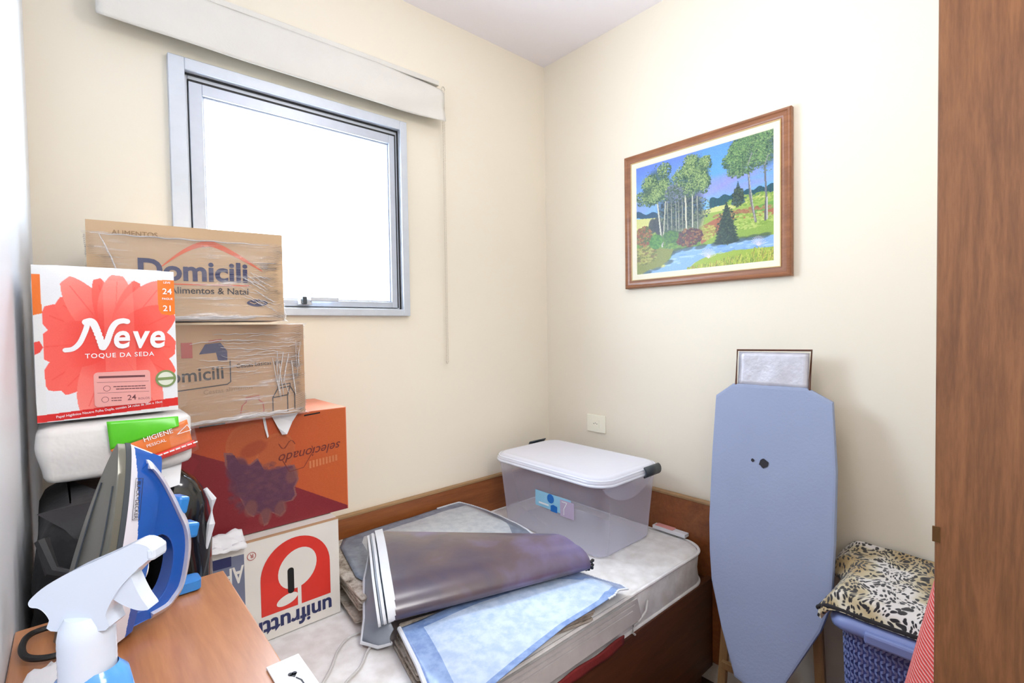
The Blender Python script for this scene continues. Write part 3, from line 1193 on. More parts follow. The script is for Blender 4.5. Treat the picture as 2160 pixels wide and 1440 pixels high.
# 2 orange carton
t, g, F, w, d, h = carton('fruit_carton', -1.700, -1.209, -0.300, -0.030, 0.845, 1.162, M['cardd'],
                          'orange and maroon fruit carton standing upside down on the white one')
W, Hb = 2 * w, h
cv = Canvas(330, 226, (196, 92, 48))
gx = cv.X
cv.a = srgb((196, 84, 48)) * (1 - cv.X)[..., None] + srgb((214, 110, 44)) * cv.X[..., None]
cv.poly([(0.0, 0.22), (0.14, 0.20), (0.42, 0.42), (0.62, 0.62), (1.0, 0.97), (1.0, 1.0), (0, 1.0)], (140, 36, 46))
cv.poly([(0.0, 0.20), (0.10, 0.14), (0.2, 0.3), (0.1, 0.6), (0.0, 0.7)], (150, 40, 50))
O = lambda px, py: ((px - 105) / 1670.0 * 0.77 + 0.23, 0.0 + (py - (300 - (px - 150) * 0.125)) / (1330 - (px - 350) * 0.21 - (300 - (px - 150) * 0.125)))
# fruit silhouettes
for (x, y, rx, ry, c, a) in ((560, 480, .115, .19, (202, 112, 60), .1), (860, 560, .105, .19, (206, 116, 60), .3)):
    cv.ell(*O(x, y), rx, ry, c, 0.95, a)
    cv.ell(*O(x + 10, y + 10), rx * .93, ry * .93, (196, 104, 54), 0.8, a)
cv.ell(*O(610, 520), .06, .05, (172, 80, 44), 0.8, -0.35, 0.4)
outline = [(290, 560), (380, 560), (450, 660), (560, 660), (650, 600), (720, 700), (820, 710), (980, 660), (1080, 650), (1130, 780), (1080, 860), (1100, 930), (1050, 980),
           (940, 1000), (960, 1080), (900, 1130), (780, 1090), (750, 1200), (700, 1220), (670, 1110), (620, 1090), (590, 1140), (520, 1110), (470, 1010), (440, 960), (400, 800), (300, 680)]
cv.poly([O(*p) for p in outline], (150, 100, 92))
ctr = np.mean(np.array(outline), axis=0)
cv.poly([O(*(ctr + (np.array(p) - ctr) * 0.94)) for p in outline], (104, 62, 86))
for (x, y, rx, ry) in ((560, 820, .10, .13), (780, 880, .10, .12), (900, 760, .08, .08), (700, 960, .09, .10), (420, 700, .05, .09)):
    cv.ell(*O(x, y), rx, ry, (118, 74, 98), 0.5, 0.3, 0.2)
    cv.ell(*O(x + 8, y + 8), rx * .86, ry * .86, (96, 58, 84), 0.7, 0.3, 0.3)
cv.dabs(*O(700, 880), .17, .22, 260, [(128, 88, 92), (92, 54, 80), (110, 70, 84)], 0.012, 0.25, 1.4)
for (x, y) in ((1050, 750), (560, 1060), (720, 1130), (900, 1060)):
    cv.ell(*O(x, y), .028, .06, (142, 96, 84), 0.7, 0.2, 0.4)
for k in range(12):
    cv.line(O(900 + 16 * k, 470 + 40 * math.sin(k * .5)), O(916 + 16 * k, 470 + 40 * math.sin((k + 1) * .5)), 0.003, (128, 54, 36))
cv.a = cv.a * np.array([0.90, 0.82, 0.86])
cv.smear(0.01)
g.obj('carton_body', t, world=False)
loc = Vector(t.location)
o = cv.mesh('printed_front', M['printcard'], Matrix.Translation(loc) @ Matrix(((1, 0, 0, -w), (0, 0, -1, -d - 0.0008), (0, 1, 0, 0), (0, 0, 0, 1))), W, Hb, t)
M['orangeside'] = plain('orange board side', rgb(226, 140, 110), 0.5)
g = G(M['orangeside'])
g.box((-w, -d - 0.001, h - 0.001), (w + 0.001, d, h + 0.001))
g.box((w - 0.001, -d - 0.001, 0), (w + 0.001, d, h))
g.obj('lid_flap', t, world=False)
g = G(M['blackink'])
F2 = Matrix(((1, 0, 0, -w), (0, 0, -1, -d - 0.0016), (0, 1, 0, 0), (0, 0, 0, 1)))
M['maroonink'] = plain('maroon script ink', rgb(112, 44, 38), 0.5)
M['faintorange'] = plain('pale orange ink', rgb(200, 118, 72), 0.5)
g.text('selecionado', 0.038, M['maroonink'], F2, W - 0.018, 0.214, 0.0, rot=PI + 0.06, shear=0.35, bold=0.004)
for k in range(9):
    x = W - 0.115 + 0.0098 * k
    g.flat([(x, 0.148 + 0.001 * k), (x + 0.006, 0.148 + 0.001 * k), (x + 0.006, 0.170 + 0.0006 * k), (x, 0.170 + 0.0006 * k)], M['faintorange'], F2)
g.obj('lettering', t, world=False)
g = G(M['slot'])
for a, b, zc in ((0.10, 0.16, h - 0.009), (0.365, 0.412, h - 0.012)):
    g = G(M['slot'])
    g.flat([(a, zc), (b, zc + 0.003), (b, zc + 0.007), (a, zc + 0.004)], M['slot'], F2)
    g.obj('lid_slot', t, world=False)
g = G(M['maroonink'])
g.stroke([(0.30, 0.19), (0.32, 0.15), (0.36, 0.155), (0.39, 0.20), (0.385, 0.215)], 0.0016, M['maroonink'], F2)
g.obj('stem_drawing', t, world=False)
g = G(M['paperwhite'])
scrap = [(0.275, 0.318), (0.345, 0.322), (0.330, 0.295), (0.312, 0.262), (0.300, 0.262), (0.288, 0.285)]
tri = tessellate_polygon([[Vector((p[0], p[1], 0)) for p in scrap]])
g.add([(p[0], p[1], 0.002 + 0.012 * abs(math.sin(k * 1.7))) for k, p in enumerate(scrap)], [tuple(a) for a in tri], None, F2)
g.add([(0.252, 0.316, 0.001), (0.258, 0.316, 0.004), (0.266, 0.262, 0.002), (0.262, 0.258, 0.006), (0.256, 0.285, 0.003)], [(0, 1, 2), (0, 2, 4), (4, 2, 3)], None, F2)
g.obj('torn_paper', t, world=False, solid=0.001)


def wrap_shell(g, w, d, h, grow, amp, seed, taper=0.0):
    """wrinkled stretch film all round a carton"""
    rows = []
    n = 48
    for j in range(n + 1):
        v = j / n
        z = -0.003 + (h + 0.006) * v
        e = grow - 0.003 * math.sin(v * PI) + (0.004 if j in (0, n) else 0)
        ring = []
        base = rrect(-w - e, -d - e, w + e, d + e, 0.012, 3)
        # resample the sides
        pts = []
        for a, b in zip(base, base[1:] + base[:1]):
            L = math.hypot(b[0] - a[0], b[1] - a[1])
            m = max(1, int(L / 0.008))
            for q in range(m):
                pts.append((a[0] + (b[0] - a[0]) * q / m, a[1] + (b[1] - a[1]) * q / m))
        for (x, y) in pts:
            nn = noise.noise((x * 9 + seed, y * 9, z * 60 + x * 14)) * amp + noise.noise((x * 30, y * 30 + seed, z * 110)) * amp * .4
            L = math.hypot(x / w, y / d)
            ring.append((x * (1 + nn / w), y * (1 + nn / d), z + nn * .3))
        rows.append(ring)
    g.rings(rows, cap=False)


def streaks(g, w, d, h, items, m):
    """creased folds of the film standing proud of the front"""
    for (u0, v0, u1, v1, r, bow) in items:
        pts = []
        for k in range(13):
            t_ = k / 12
            pts.append((-w + 2 * w * (u0 + (u1 - u0) * t_), -d - 0.006 - 0.001 * math.sin(t_ * 9), h * (v0 + (v1 - v0) * t_ + bow * math.sin(t_ * PI)) + 0.0012 * math.sin(t_ * 23 + u0 * 50)))
        g.tube(pts, [r * (0.35 + 0.65 * math.sin(PI * (0.08 + 0.84 * k / 12))) for k in range(13)], 6, m)


M['crease'] = film('gathered film crease', rgb(240, 236, 236), 0.45, 0.5, 0.1, 20)

# 3 lower grocery carton
yaw2 = math.radians(5)
t, g, F, w, d, h = carton('grocery_carton', -1.712, -1.352, -0.345, -0.055, 1.168, 1.420, M['cardd'],
                          'film-wrapped brown grocery carton with house logo, second from the top', yaw2)
F = F @ Matrix.Translation((-0.012, 0, 0.0))
g.text('domicili', 0.046, M['blackink'], F, 0.092, 0.112, 0.0, align='CENTER', bold=0.014, rot=0.03)
rr = rrect(0.02, 0.092, 0.178, 0.165, 0.008, 4)
g.stroke([(0.02, 0.088), (0.170, 0.098), (0.178, 0.104), (0.178, 0.16)], 0.0028, M['blackink'], F)
g.flat([(0.108, 0.178), (0.122, 0.203), (0.157, 0.206), (0.146, 0.181)], M['navy'], F, 0.0004)
g.flat([(0.146, 0.181), (0.157, 0.206), (0.172, 0.184), (0.172, 0.160), (0.150, 0.160)], M['navy'], F, 0.0002)
g.flat([(0.070, 0.170), (0.070, 0.208), (0.094, 0.208), (0.094, 0.170)], M['pinkink'], F, 0.0003)
g.flat([(0.128, 0.206), (0.150, 0.208), (0.160, 0.212), (0.160, 0.216), (0.130, 0.212)], M['pinkink'], F, 0.0003)
g.text('Cestas básicas que', 0.0155, M['blackink'], F, 0.192, 0.138, 0.0, bold=0.006, rot=0.05)
g.text('Cestas alimentos', 0.017, M['faintink'], F, 0.115, 0.076, 0.0, rot=0.04)
# jar and milk carton outlines
g.stroke([(0.205, -0.0 + 0.002), (0.200, 0.020), (0.204, 0.038), (0.214, 0.046), (0.214, 0.058), (0.246, 0.060), (0.246, 0.048), (0.256, 0.040), (0.258, 0.02), (0.256, 0.006)], 0.0024, M['pinkink'], F)
g.stroke([(0.214, 0.052), (0.246, 0.054)], 0.0024, M['pinkink'], F)
g.stroke([(0.282, 0.004), (0.282, 0.050), (0.322, 0.054), (0.322, 0.008)], 0.003, M['blackink'], F)
g.stroke([(0.282, 0.050), (0.296, 0.074), (0.330, 0.078), (0.322, 0.054)], 0.003, M['blackink'], F)
g.stroke([(0.296, 0.074), (0.297, 0.082), (0.330, 0.086), (0.330, 0.078), (0.342, 0.056), (0.342, 0.012)], 0.003, M['blackink'], F)
g.obj('carton_body', t, world=False)
g = G(M['film'])
wrap_shell(g, w, d, h, 0.006, 0.004, 3.1)
g.obj('stretch_wrap', t, world=False, smooth=True, angle=3.0)
g = G(M['crease'])
items = []
for k in range(22):
    v = 0.50 + 0.46 * random.random()
    u = 0.18 + 0.55 * random.random()
    items.append((u, v, min(0.98, u + 0.18 + .25 * random.random()), v + random.uniform(-.03, .03), random.uniform(.0006, .0016), random.uniform(-.03, .03)))
for k in range(12):
    u = 0.78 + 0.18 * random.random()
    v = random.uniform(0.05, 0.5)
    items.append((u, v, u + random.uniform(-.05, .05), v + random.uniform(.2, .45), random.uniform(.0008, .002), 0.0))
for k in range(9):
    items.append((0.1 + .05 * k, 0.02 + .01 * (k % 3), 0.55 + .05 * k, 0.02 + .012 * (k % 4), .0022, 0.0))
streaks(g, w, d, h, items, M['crease'])
g.obj('film_creases', t, world=False, smooth=True)

# 4 upper grocery carton
yaw1 = math.radians(-8)
t, g, F, w, d, h = carton('grocery_carton', -1.792, -1.392, -0.375, -0.095, 1.430, 1.656, M['card'],
                          'film-wrapped brown grocery carton with orange roof logo, topmost box by the window', yaw1)
rf = []
for k in range(21):
    s_ = k / 20
    rf.append((0.135 + 0.215 * s_, 0.128 + 0.062 * (math.sin(min(1, s_ / 0.48) * PI / 2) if s_ < .48 else 1 - ((s_ - .48) / .52) ** 1.25 * 1.0)))
for k in range(20):
    a, b = rf[k], rf[k + 1]
    th0 = 0.003 + 0.011 * math.sin(k / 20 * PI)
    th1 = 0.003 + 0.011 * math.sin((k + 1) / 20 * PI)
    g.add([(a[0], a[1] - th0 / 2, 0), (b[0], b[1] - th1 / 2, 0), (b[0], b[1] + th1 / 2, 0), (a[0], a[1] + th0 / 2, 0)], [(0, 1, 2, 3)], M['orangeink'], F)
g.text('Domicili', 0.068, M['navy'], F, 0.318, 0.098, 0.0004, align='RIGHT', bold=0.03, sx=1.0)
g.stroke([(0.10, 0.088), (0.225, 0.088)], 0.0034, M['orangeink'], F)
g.stroke([(0.235, 0.088), (0.318, 0.089)], 0.0030, M['orangeink'], F)
g.text('Cesta de Alimentos & Natal', 0.0225, M['blackink'], F, 0.318, 0.066, 0.0004, align='RIGHT', bold=0.012)
g.disc(0.337, 0.045, 0.024, 0.009, M['navy'], F, 0.0003)
g.stroke([(0.320, 0.047), (0.330, 0.043), (0.340, 0.048), (0.352, 0.044)], 0.002, M['card'], F, 0.0006)
g.text('ALIMENTOS', 0.016, M['faintink'], F, 0.045, 0.196, 0.0004, bold=0.0)
g.obj('carton_body', t, world=False)
g = G(M['film'])
wrap_shell(g, w, d, h * 0.87, 0.006, 0.004, 8.7)
g.obj('stretch_wrap', t, world=False, smooth=True, angle=3.0)
g = G(M['crease'])
items = []
for k in range(14):
    v = random.uniform(0.2, 0.55)
    u = 0.74 + 0.1 * random.random()
    items.append((u, v, u + 0.12, v - 0.18 * random.random(), random.uniform(.0006, .0014), random.uniform(-.02, .02)))
for k in range(7):
    items.append((0.02 + .05 * k, 0.865, 0.5 + .07 * k, 0.862, .0014, .0))
for k in range(8):
    items.append((0.05 + .05 * k, 0.015 + .01 * (k % 3), 0.60 + .045 * k, 0.02 + .01 * (k % 4), .0024, 0.0))
items.append((0.06, 0.86, 0.16, 0.35, .0018, 0.02))
streaks(g, w, d, h, items, M['crease'])
g.obj('film_creases', t, world=False, smooth=True)

# ------------------------------------------------------------------ toilet-paper packs
NX0, NX1, NZ0, NZ1, NY0, NY1 = -1.889, -1.684, 1.247, 1.523, -0.628, -0.430
pk = thing('toilet_paper_pack', ((NX0 + NX1) / 2, NY0, NZ0), 'red and white flower-printed toilet paper pack standing upright by the left wall', 'pack')


def soft_block(g, x0, y0, z0, x1, y1, z1, r, bulge=0.0, m=None, nz=14, seed=0.0, amp=0.0):
    rows = []
    for j in range(nz + 1):
        t_ = j / nz
        a = -PI / 2 + PI * t_
        zc = z0 + (z1 - z0) * t_
        if t_ < 0.12 or t_ > 0.88:
            q = (0.12 - t_) / 0.12 if t_ < 0.12 else (t_ - 0.88) / 0.12
            ins = r * (1 - math.sqrt(max(0, 1 - q * q)))
        else:
            ins = 0
        b = bulge * math.sin(PI * t_)
        ring = []
        for (x, y) in rrect(x0 + ins - b, y0 + ins - b, x1 - ins + b, y1 - ins + b, r, 5):
            n_ = noise.noise((x * 14 + seed, y * 14, zc * 14)) * amp
            ring.append((x + n_, y + n_, zc + n_ * .4))
        rows.append(ring)
    g.rings(rows, m)


g = G(M['plasticwhite'])
soft_block(g, NX0, NY0 + 0.002, NZ0, NX1, NY1, NZ1, 0.016)
g.obj('wrapper', pk, smooth=True, angle=1.0)
cv = Canvas(236, 318, (236, 240, 246))
PA = 318 / 236.0


def NP(x, y):
    """sketch coordinates of the pack front -> fractions"""
    return ((x - 125) / 1120.0, (y - 85 - (x - 125) * 0.03) / (1240.0 - (x - 125) * 0.08))


def petal(cx, cy, tx, ty, wd, c, c2):
    cx, cy = NP(cx, cy)
    tx, ty = NP(tx, ty)
    dx, dy = tx - cx, (ty - cy)
    L = math.hypot(dx, dy)
    ux, uy = dx / L, dy / L
    pts = []
    for k in range(25):
        s_ = k / 24
        wv = wd * (math.sin(PI * min(1, s_ * 0.9 + 0.06)) ** 0.55)
        pts.append((cx + ux * L * s_ - uy * wv, cy + uy * L * s_ + ux * wv))
    for k in range(24, -1, -1):
        s_ = k / 24
        wv = wd * (math.sin(PI * min(1, s_ * 0.9 + 0.06)) ** 0.55)
        pts.append((cx + ux * L * s_ + uy * wv, cy + uy * L * s_ - ux * wv))
    mk = cv.poly(pts, c)
    d_ = np.clip(((cv.X - cx) * ux + (cv.Y - cy) * uy) / L, 0, 1)
    cv.blend(mk.astype(float) * (1 - d_) * 0.75, c2)
    cv.line((cx, cy), (cx + ux * L * .9, cy + uy * L * .9), 0.004, c2, 0.35)


red, lite, deep = (252, 106, 96), (255, 142, 132), (236, 62, 56)
for (tx, ty, wd, c) in ((190, 460, .13, red), (300, 370, .10, red), (360, 200, .12, lite), (600, 190, .08, red), (760, 160, .13, lite), (920, 210, .08, red),
                        (1130, 230, .13, lite), (1230, 460, .13, red), (1235, 750, .14, red), (1210, 980, .12, red), (190, 1020, .14, red), (310, 1080, .10, red),
                        (480, 1260, .14, lite), (760, 1300, .16, lite), (1060, 1250, .15, lite), (150, 730, .15, red)):
    petal(720, 690, tx, ty, wd, c, deep)
cv.ell(*NP(720, 690), .20, .16, deep, 0.6, 0, 0.8)
cv.poly([NP(640, 200), NP(880, 200), NP(890, 930), NP(640, 930)], (255, 176, 166), 0.22)
cv.poly([NP(125, 85), NP(190, 85), NP(195, 1260), NP(125, 1260)], (234, 238, 240))
cv.poly([NP(125, 160), NP(186, 160), NP(190, 465), NP(125, 480)], (244, 124, 44))
cv.poly([NP(125, 690), NP(165, 680), NP(190, 730), NP(165, 770), NP(125, 790)], (240, 80, 72))
cv.poly([NP(1092, 190), NP(1250, 190), NP(1250, 470), NP(1200, 480), NP(1120, 470), NP(1096, 430)], (246, 128, 44))
cv.poly([(-.1, 0.955), (1.1, 0.905), (1.1, 0.965), (-.1, 1.02)], (222, 44, 42))
cv.poly([(-.1, 1.0), (1.1, 0.965), (1.1, 1.1), (-.1, 1.1)], (236, 238, 242))
cv.smear(0.006)
PW, PH = NX1 - NX0 - 0.004, NZ1 - NZ0 - 0.006
TFN = front(NX0 + 0.002, NY0 + 0.001, NZ0 + 0.003)
cv.mesh('printed_front', M['print'], TFN, PW, PH, pk, bulge=lambda u, v: 0.002 + 0.003 * (1 - (2 * u - 1) ** 6) * (1 - (2 * v - 1) ** 6))
TT = front(NX0 + 0.002, NY0 - 0.0048, NZ0 + 0.003)
g = G(M['whitetext'])


def np2(x, y):
    u, v = NP(x, y)
    return (u * PW, (1 - v) * PH)


# hand-drawn logo word: a swash N then lower-case letters
nl = [(345, 755), (400, 745), (450, 700), (490, 620), (510, 560), (500, 535)]
for a_, pts, wd in ((0, nl, .008), (1, [(505, 535), (545, 530), (575, 580), (625, 735)], .0115), (2, [(628, 740), (660, 690), (700, 590), (740, 540), (790, 525), (825, 530)], .0095)):
    P_ = [np2(*p) for p in pts]
    P_ = [(q_.x, q_.y) for q_ in smooth_path([p + (0,) for p in P_], 6)]
    for k, p in enumerate(P_):
        g.disc(p[0], p[1], wd / 2, wd / 2, M['whitetext'], TT, 0.0006 * a_ + 0.00002 * k)
for s_, x, w_ in (('e', 700, 1), ('v', 862, 1), ('e', 1000, 1)):
    q = np2(x, 742)
    g.text(s_, 0.064, M['whitetext'], TT, q[0], q[1], 0.0022, bold=0.022, shear=0.12, sx=0.82)
q = np2(765, 818)
g.text('TOQUE DA SEDA', 0.0115, M['whitetext'], TT, q[0], q[1], 0.0, align='CENTER', bold=0.01, space=1.15)
for s_, y, sz in (('LEVE', 218, 0.0055), ('24', 305, 0.0155), ('PAGUE', 352, 0.0055), ('21', 445, 0.0155)):
    q = np2(1178, y)
    g.text(s_, sz, M['whitetext'], TT, q[0], q[1], 0.0, align='CENTER', bold=0.015)
a, b = np2(545, 940), np2(1005, 1200)
g.flat(rrect(a[0], b[1], b[0], a[1], 0.006, 4), M['pinkpanel'], TT, -0.0002)
for y in (1020, 1105):
    g.stroke([np2(570, y), np2(990, y)], 0.0005, M['greytext'], TT)
for y, x0, x1, hgt in ((978, 590, 960, .0038), (1058, 700, 965, .0018), (1078, 720, 960, .0018), (1150, 680, 760, .0016), (1170, 680, 760, .0016)):
    x = x0
    while x < x1:
        ln = random.uniform(8, 30)
        g.stroke([np2(x, y), np2(min(x + ln, x1), y)], hgt, M['greytext'], TT)
        x += ln + 9
for x, y in ((645, 1070), (628, 1160)):
    q = np2(x, y)
    g.ring2(q[0], q[1], 0.0045, 0.0052, M['greytext'], TT)
q = np2(805, 1172)
g.text('24', 0.0135, M['greytext'], TT, q[0], q[1], 0.0, bold=0.01)
q = np2(895, 1172)
g.text('ROLOS', 0.0055, M['greytext'], TT, q[0], q[1], 0.0)
q = np2(1140, 1005)
g.disc(q[0], q[1], 0.0165, 0.0165, M['sealw'], TT, 0.0)
g.ring2(q[0], q[1], 0.0128, 0.0165, M['greenseal'], TT, 0.0003)
g.flat([(q[0] - .015, q[1] - .0028), (q[0] + .015, q[1] - .0022), (q[0] + .015, q[1] + .0030), (q[0] - .015, q[1] + .0024)], M['greenseal'], TT, 0.0005)
g.obj('lettering', pk)
g = G(M['whitetext'])
g.text('Papel Higiênico Neutro Folha Dupla, contém 24 rolos de 30m x 10cm', 0.0062, M['whitetext'], TT, 0.024, 0.0062, 0.0, rot=0.068, bold=0.004, sx=0.86)
g.obj('stripe_lettering', pk)
# film fin at the lower right corner
g = G(M['filmclear'])
rows = []
for i in range(13):
    u = i / 12
    for j in range(7):
        v = j / 6
        rows.append((NX1 - 0.03 + 0.045 * u, NY0 - 0.004 + 0.012 * math.sin(u * 9 + v * 4) * u + 0.02 * u, NZ0 - 0.006 + 0.05 * v * (1 - 0.4 * u) + 0.012 * u))
g.add(rows, [(i * 7 + j, i * 7 + j + 7, i * 7 + j + 8, i * 7 + j + 1) for i in range(12) for j in range(6)])
g.obj('film_fin', pk, smooth=True)

# lower pack, lying on the black bag
p2 = thing('toilet_paper_pack', (-1.78, -0.53, 1.137), 'crumpled white pack with green and orange label under the flower-printed pack', 'pack')
g = G(M['tissue'])
soft_block(g, -1.888, -0.640, 1.140, -1.668, -0.440, 1.243, 0.02, 0.004, None, 18, 2.2, 0.010)
g.obj('wrapper', p2, smooth=True, angle=1.2)
g = G(M['greenprint'])


def patch(g, c, nu, nv, m, bul=0.004, wr=0.0015, seed=0):
    """bilinear patch c = 4 corners (bl, br, tr, tl)"""
    c = [Vector(p) for p in c]
    vs = []
    for i in range(nu + 1):
        u = i / nu
        for j in range(nv + 1):
            v = j / nv
            p = c[0] * (1 - u) * (1 - v) + c[1] * u * (1 - v) + c[2] * u * v + c[3] * (1 - u) * v
            n_ = noise.noise((p.x * 30 + seed, p.y * 30, p.z * 30)) * wr
            vs.append(p + Vector((0, -bul * math.sin(PI * u) * math.sin(PI * v) + n_, 0)))
    fs = [(i * (nv + 1) + j, (i + 1) * (nv + 1) + j, (i + 1) * (nv + 1) + j + 1, i * (nv + 1) + j + 1) for i in range(nu) for j in range(nv)]
    g.add(vs, fs, m)


patch(g, [(-1.793, -0.655, 1.192), (-1.690, -0.662, 1.222), (-1.690, -0.655, 1.240), (-1.797, -0.655, 1.244)], 16, 8, M['greenprint'], 0.002)
patch(g, [(-1.775, -0.657, 1.158), (-1.668, -0.652, 1.188), (-1.676, -0.655, 1.232), (-1.793, -0.657, 1.193)], 18, 8, M['orangeprint'], 0.003)
patch(g, [(-1.772, -0.657, 1.148), (-1.661, -0.652, 1.176), (-1.665, -0.653, 1.190), (-1.775, -0.658, 1.160)], 18, 4, M['redprint'], 0.003)
g.obj('printed_label', p2, smooth=True, solid=0.001)
TF2 = front(-1.775, -0.6635, 1.160)
g = G(M['whitetext'])
g.text('HIGIENE', 0.0125, M['whitetext'], TF2, 0.030, 0.040, 0, rot=0.24, bold=0.006)
g.text('PESSOAL', 0.0080, M['whitetext'], TF2, 0.034, 0.029, 0, rot=0.24)
for k in range(10):
    g.stroke([(0.022 + .0095 * k, 0.0035 + .0025 * k), (0.028 + .0095 * k, 0.005 + .0025 * k)], 0.0026, M['whitetext'], TF2)
g.stroke([(0.082, 0.047), (0.098, 0.063), (0.104, 0.052), (0.082, 0.047)], 0.0012, M['whitetext'], TF2)
g.obj('lettering', p2)
g = G(M['filmclear'])
patch(g, [(-1.70, -0.660, 1.150), (-1.655, -0.64, 1.168), (-1.668, -0.648, 1.243), (-1.71, -0.658, 1.243)], 10, 10, None, 0.006, 0.006)
g.obj('film_fin', p2, smooth=True)

# ------------------------------------------------------------------ black bag and black parcel on the bed
bg = thing('black_backpack', (-1.80, -0.62, ZB), 'black fabric backpack with bronze buckle wedged by the left wall behind the iron', 'bag')
g = G(M['bag'])
soft_block(g, -1.892, -0.800, ZB + 0.006, -1.800, -0.42, 1.126, 0.045, 0.0, None, 26, 5.0, 0.022)
g.obj('bag_body', bg, smooth=True, angle=1.4)
g = G(M['bag'])
soft_block(g, -1.872, -0.832, 0.72, -1.800, -0.800, 1.03, 0.02, 0.004, None, 16, 9.0, 0.012)
g.obj('front_pocket', bg, smooth=True, angle=1.4)
g = G(M['bronze'])
g.tube([(-1.842, -0.842, 1.008), (-1.842, -0.842, 0.968), (-1.845, -0.843, 0.958), (-1.866, -0.843, 0.954)], 0.003, 8)
g.obj('buckle', bg, smooth=True)
g = G(M['bag'])
g.tube([(-1.880, -0.80, 1.10), (-1.870, -0.825, 1.06), (-1.835, -0.83, 1.04), (-1.815, -0.825, 1.07), (-1.81, -0.80, 1.10)], 0.009, 8)
g.obj('strap', bg, smooth=True)

bp = thing('black_parcel', (-1.70, -0.56, ZB), 'glossy black film-wrapped parcel standing between the iron and the orange carton', 'parcel')
g = G(M['blackgloss'])
rows = []
for j in range(25):
    t_ = j / 24
    z = ZB + 0.003 + t_ * 0.555
    wd = 0.048 + 0.030 * math.sin(min(1, t_ * 1.06) * PI * 0.62)
    if t_ > 0.86:
        wd *= math.sqrt(max(0.05, 1 - ((t_ - 0.86) / 0.15) ** 2))
    cx_ = -1.700 + 0.012 * math.sin(t_ * PI)
    row = []
    for k in range(28):
        a = 2 * PI * k / 28
        n_ = noise.noise((math.cos(a) * 2, math.sin(a) * 2, z * 16)) * 0.006
        row.append((cx_ + math.cos(a) * (wd * .82 + n_), -0.565 + math.sin(a) * (wd * .85 + n_), z))
    rows.append(row)
g.rings(rows)
g.obj('parcel_body', bp, smooth=True, angle=1.5)
g = G(M['plasticwhite'], M['darkgrey'])
patch(g, [(-1.757, -0.630, 1.088), (-1.690, -0.645, 1.105), (-1.682, -0.620, 1.142), (-1.745, -0.605, 1.138)], 8, 6, M['plasticwhite'], 0.003)
for k in range(3):
    patch(g, [(-1.748 + .016 * k, -0.6345, 1.098), (-1.742 + .016 * k, -0.6345, 1.099), (-1.739 + .016 * k, -0.628, 1.122), (-1.745 + .016 * k, -0.628, 1.121)], 2, 2, M['darkgrey'], 0.0)
g.obj('label_sticker', bp, smooth=True)
g = G(M['hem'])
g.tube([(-1.640 + 0.0, -0.600, 1.075), (-1.628, -0.600, 1.05), (-1.632, -0.602, 1.00), (-1.642, -0.603, 0.95)], [.004, .008, .008, .003], 8)  # silver edge of the wrap, its highlight put into the pale colour
g.obj('silver_highlight_seam', bp, smooth=True)

# crumpled packing paper on the white carton, in front of the orange one
cp = G(M['paperwhite'])
vs = []
for i in range(25):
    for j in range(9):
        u, v = i / 24, j / 8
        x = -1.70 + 0.185 * u
        y = -0.330 - 0.055 * v
        z = 0.866 - 0.022 * v + 0.010 * noise.noise((u * 6, v * 4, 1.0)) + 0.006 * noise.noise((u * 17, v * 9, 4.0))
        vs.append((x, y, z + 0.008 * (1 - v)))
cp.add(vs, [(i * 9 + j, i * 9 + j + 9, i * 9 + j + 10, i * 9 + j + 1) for i in range(24) for j in range(8)])
tag(cp.obj('packing_paper', smooth=True, angle=0.5, solid=0.0015), 'crumpled white packing paper lying over the edge of the white fruit carton', 'paper')

# ------------------------------------------------------------------ cabinet at the lower left
CZ = 1.0
cb = thing('cabinet', (-1.784, -1.18, 0), 'narrow honey-brown wooden cabinet along the left wall carrying the iron', 'cabinet')
g = G(M['deskwood'])
g.box((-1.908, -1.500, CZ - 0.022), (-1.659, -0.930 + 0.078, CZ))
g.obj('cabinet_top', cb, bevel=0.002)
g = G(M['deskwood'])
g.box((-1.900, -1.490, 0.04), (-1.668, -0.90, CZ - 0.022))
g.obj('cabinet_body', cb, bevel=0.002)
for k in range(3):
    g = G(M['deskwood'])
    z0 = 0.06 + k * 0.305
    g.box((-1.668, -1.480, z0), (-1.661, -0.91, z0 + 0.295))
    dr = g.obj('drawer', cb, bevel=0.002)
    g = G(M['brass'])
    g.lathe([(0.0001, 0.0), (0.006, 0.0), (0.006, 0.012), (0.013, 0.016), (0.013, 0.022), (0.0001, 0.025)], 16, None,
            Matrix.Translation((-1.661, -1.2, z0 + 0.15)) @ Matrix.Rotation(PI / 2, 4, 'Y'))
    g.obj('knob', dr, smooth=True)
g = G(M['beddark'])
g.box((-1.890, -1.47, 0), (-1.68, -0.92, 0.04))
g.obj('plinth', cb)

# white card hanging over the cabinet edge
g = G(M['whitepaint'], M['blackink'])
g.box((-1.678, -1.340, CZ + 0.0008), (-1.641, -1.168, CZ + 0.0035), M['whitepaint'])
tfc = Matrix.Translation((-1.664, -1.198, CZ + 0.0040)) @ Matrix.Scale(0.8, 4)
g.disc(0.004, -0.004, 0.0035, 0.0042, M['blackink'], tfc)
g.disc(0.009, -0.005, 0.0035, 0.0042, M['blackink'], tfc)
g.flat([(0.001, -0.005), (0.0125, -0.006), (0.007, -0.014)], M['blackink'], tfc)
g.stroke([(0.008, -0.016), (0.012, -0.026), (0.012, -0.040)], 0.002, M['blackink'], tfc)
tag(g.obj('card', bevel=0.0006), 'white card with a small black heart mark on the cabinet edge', 'card')

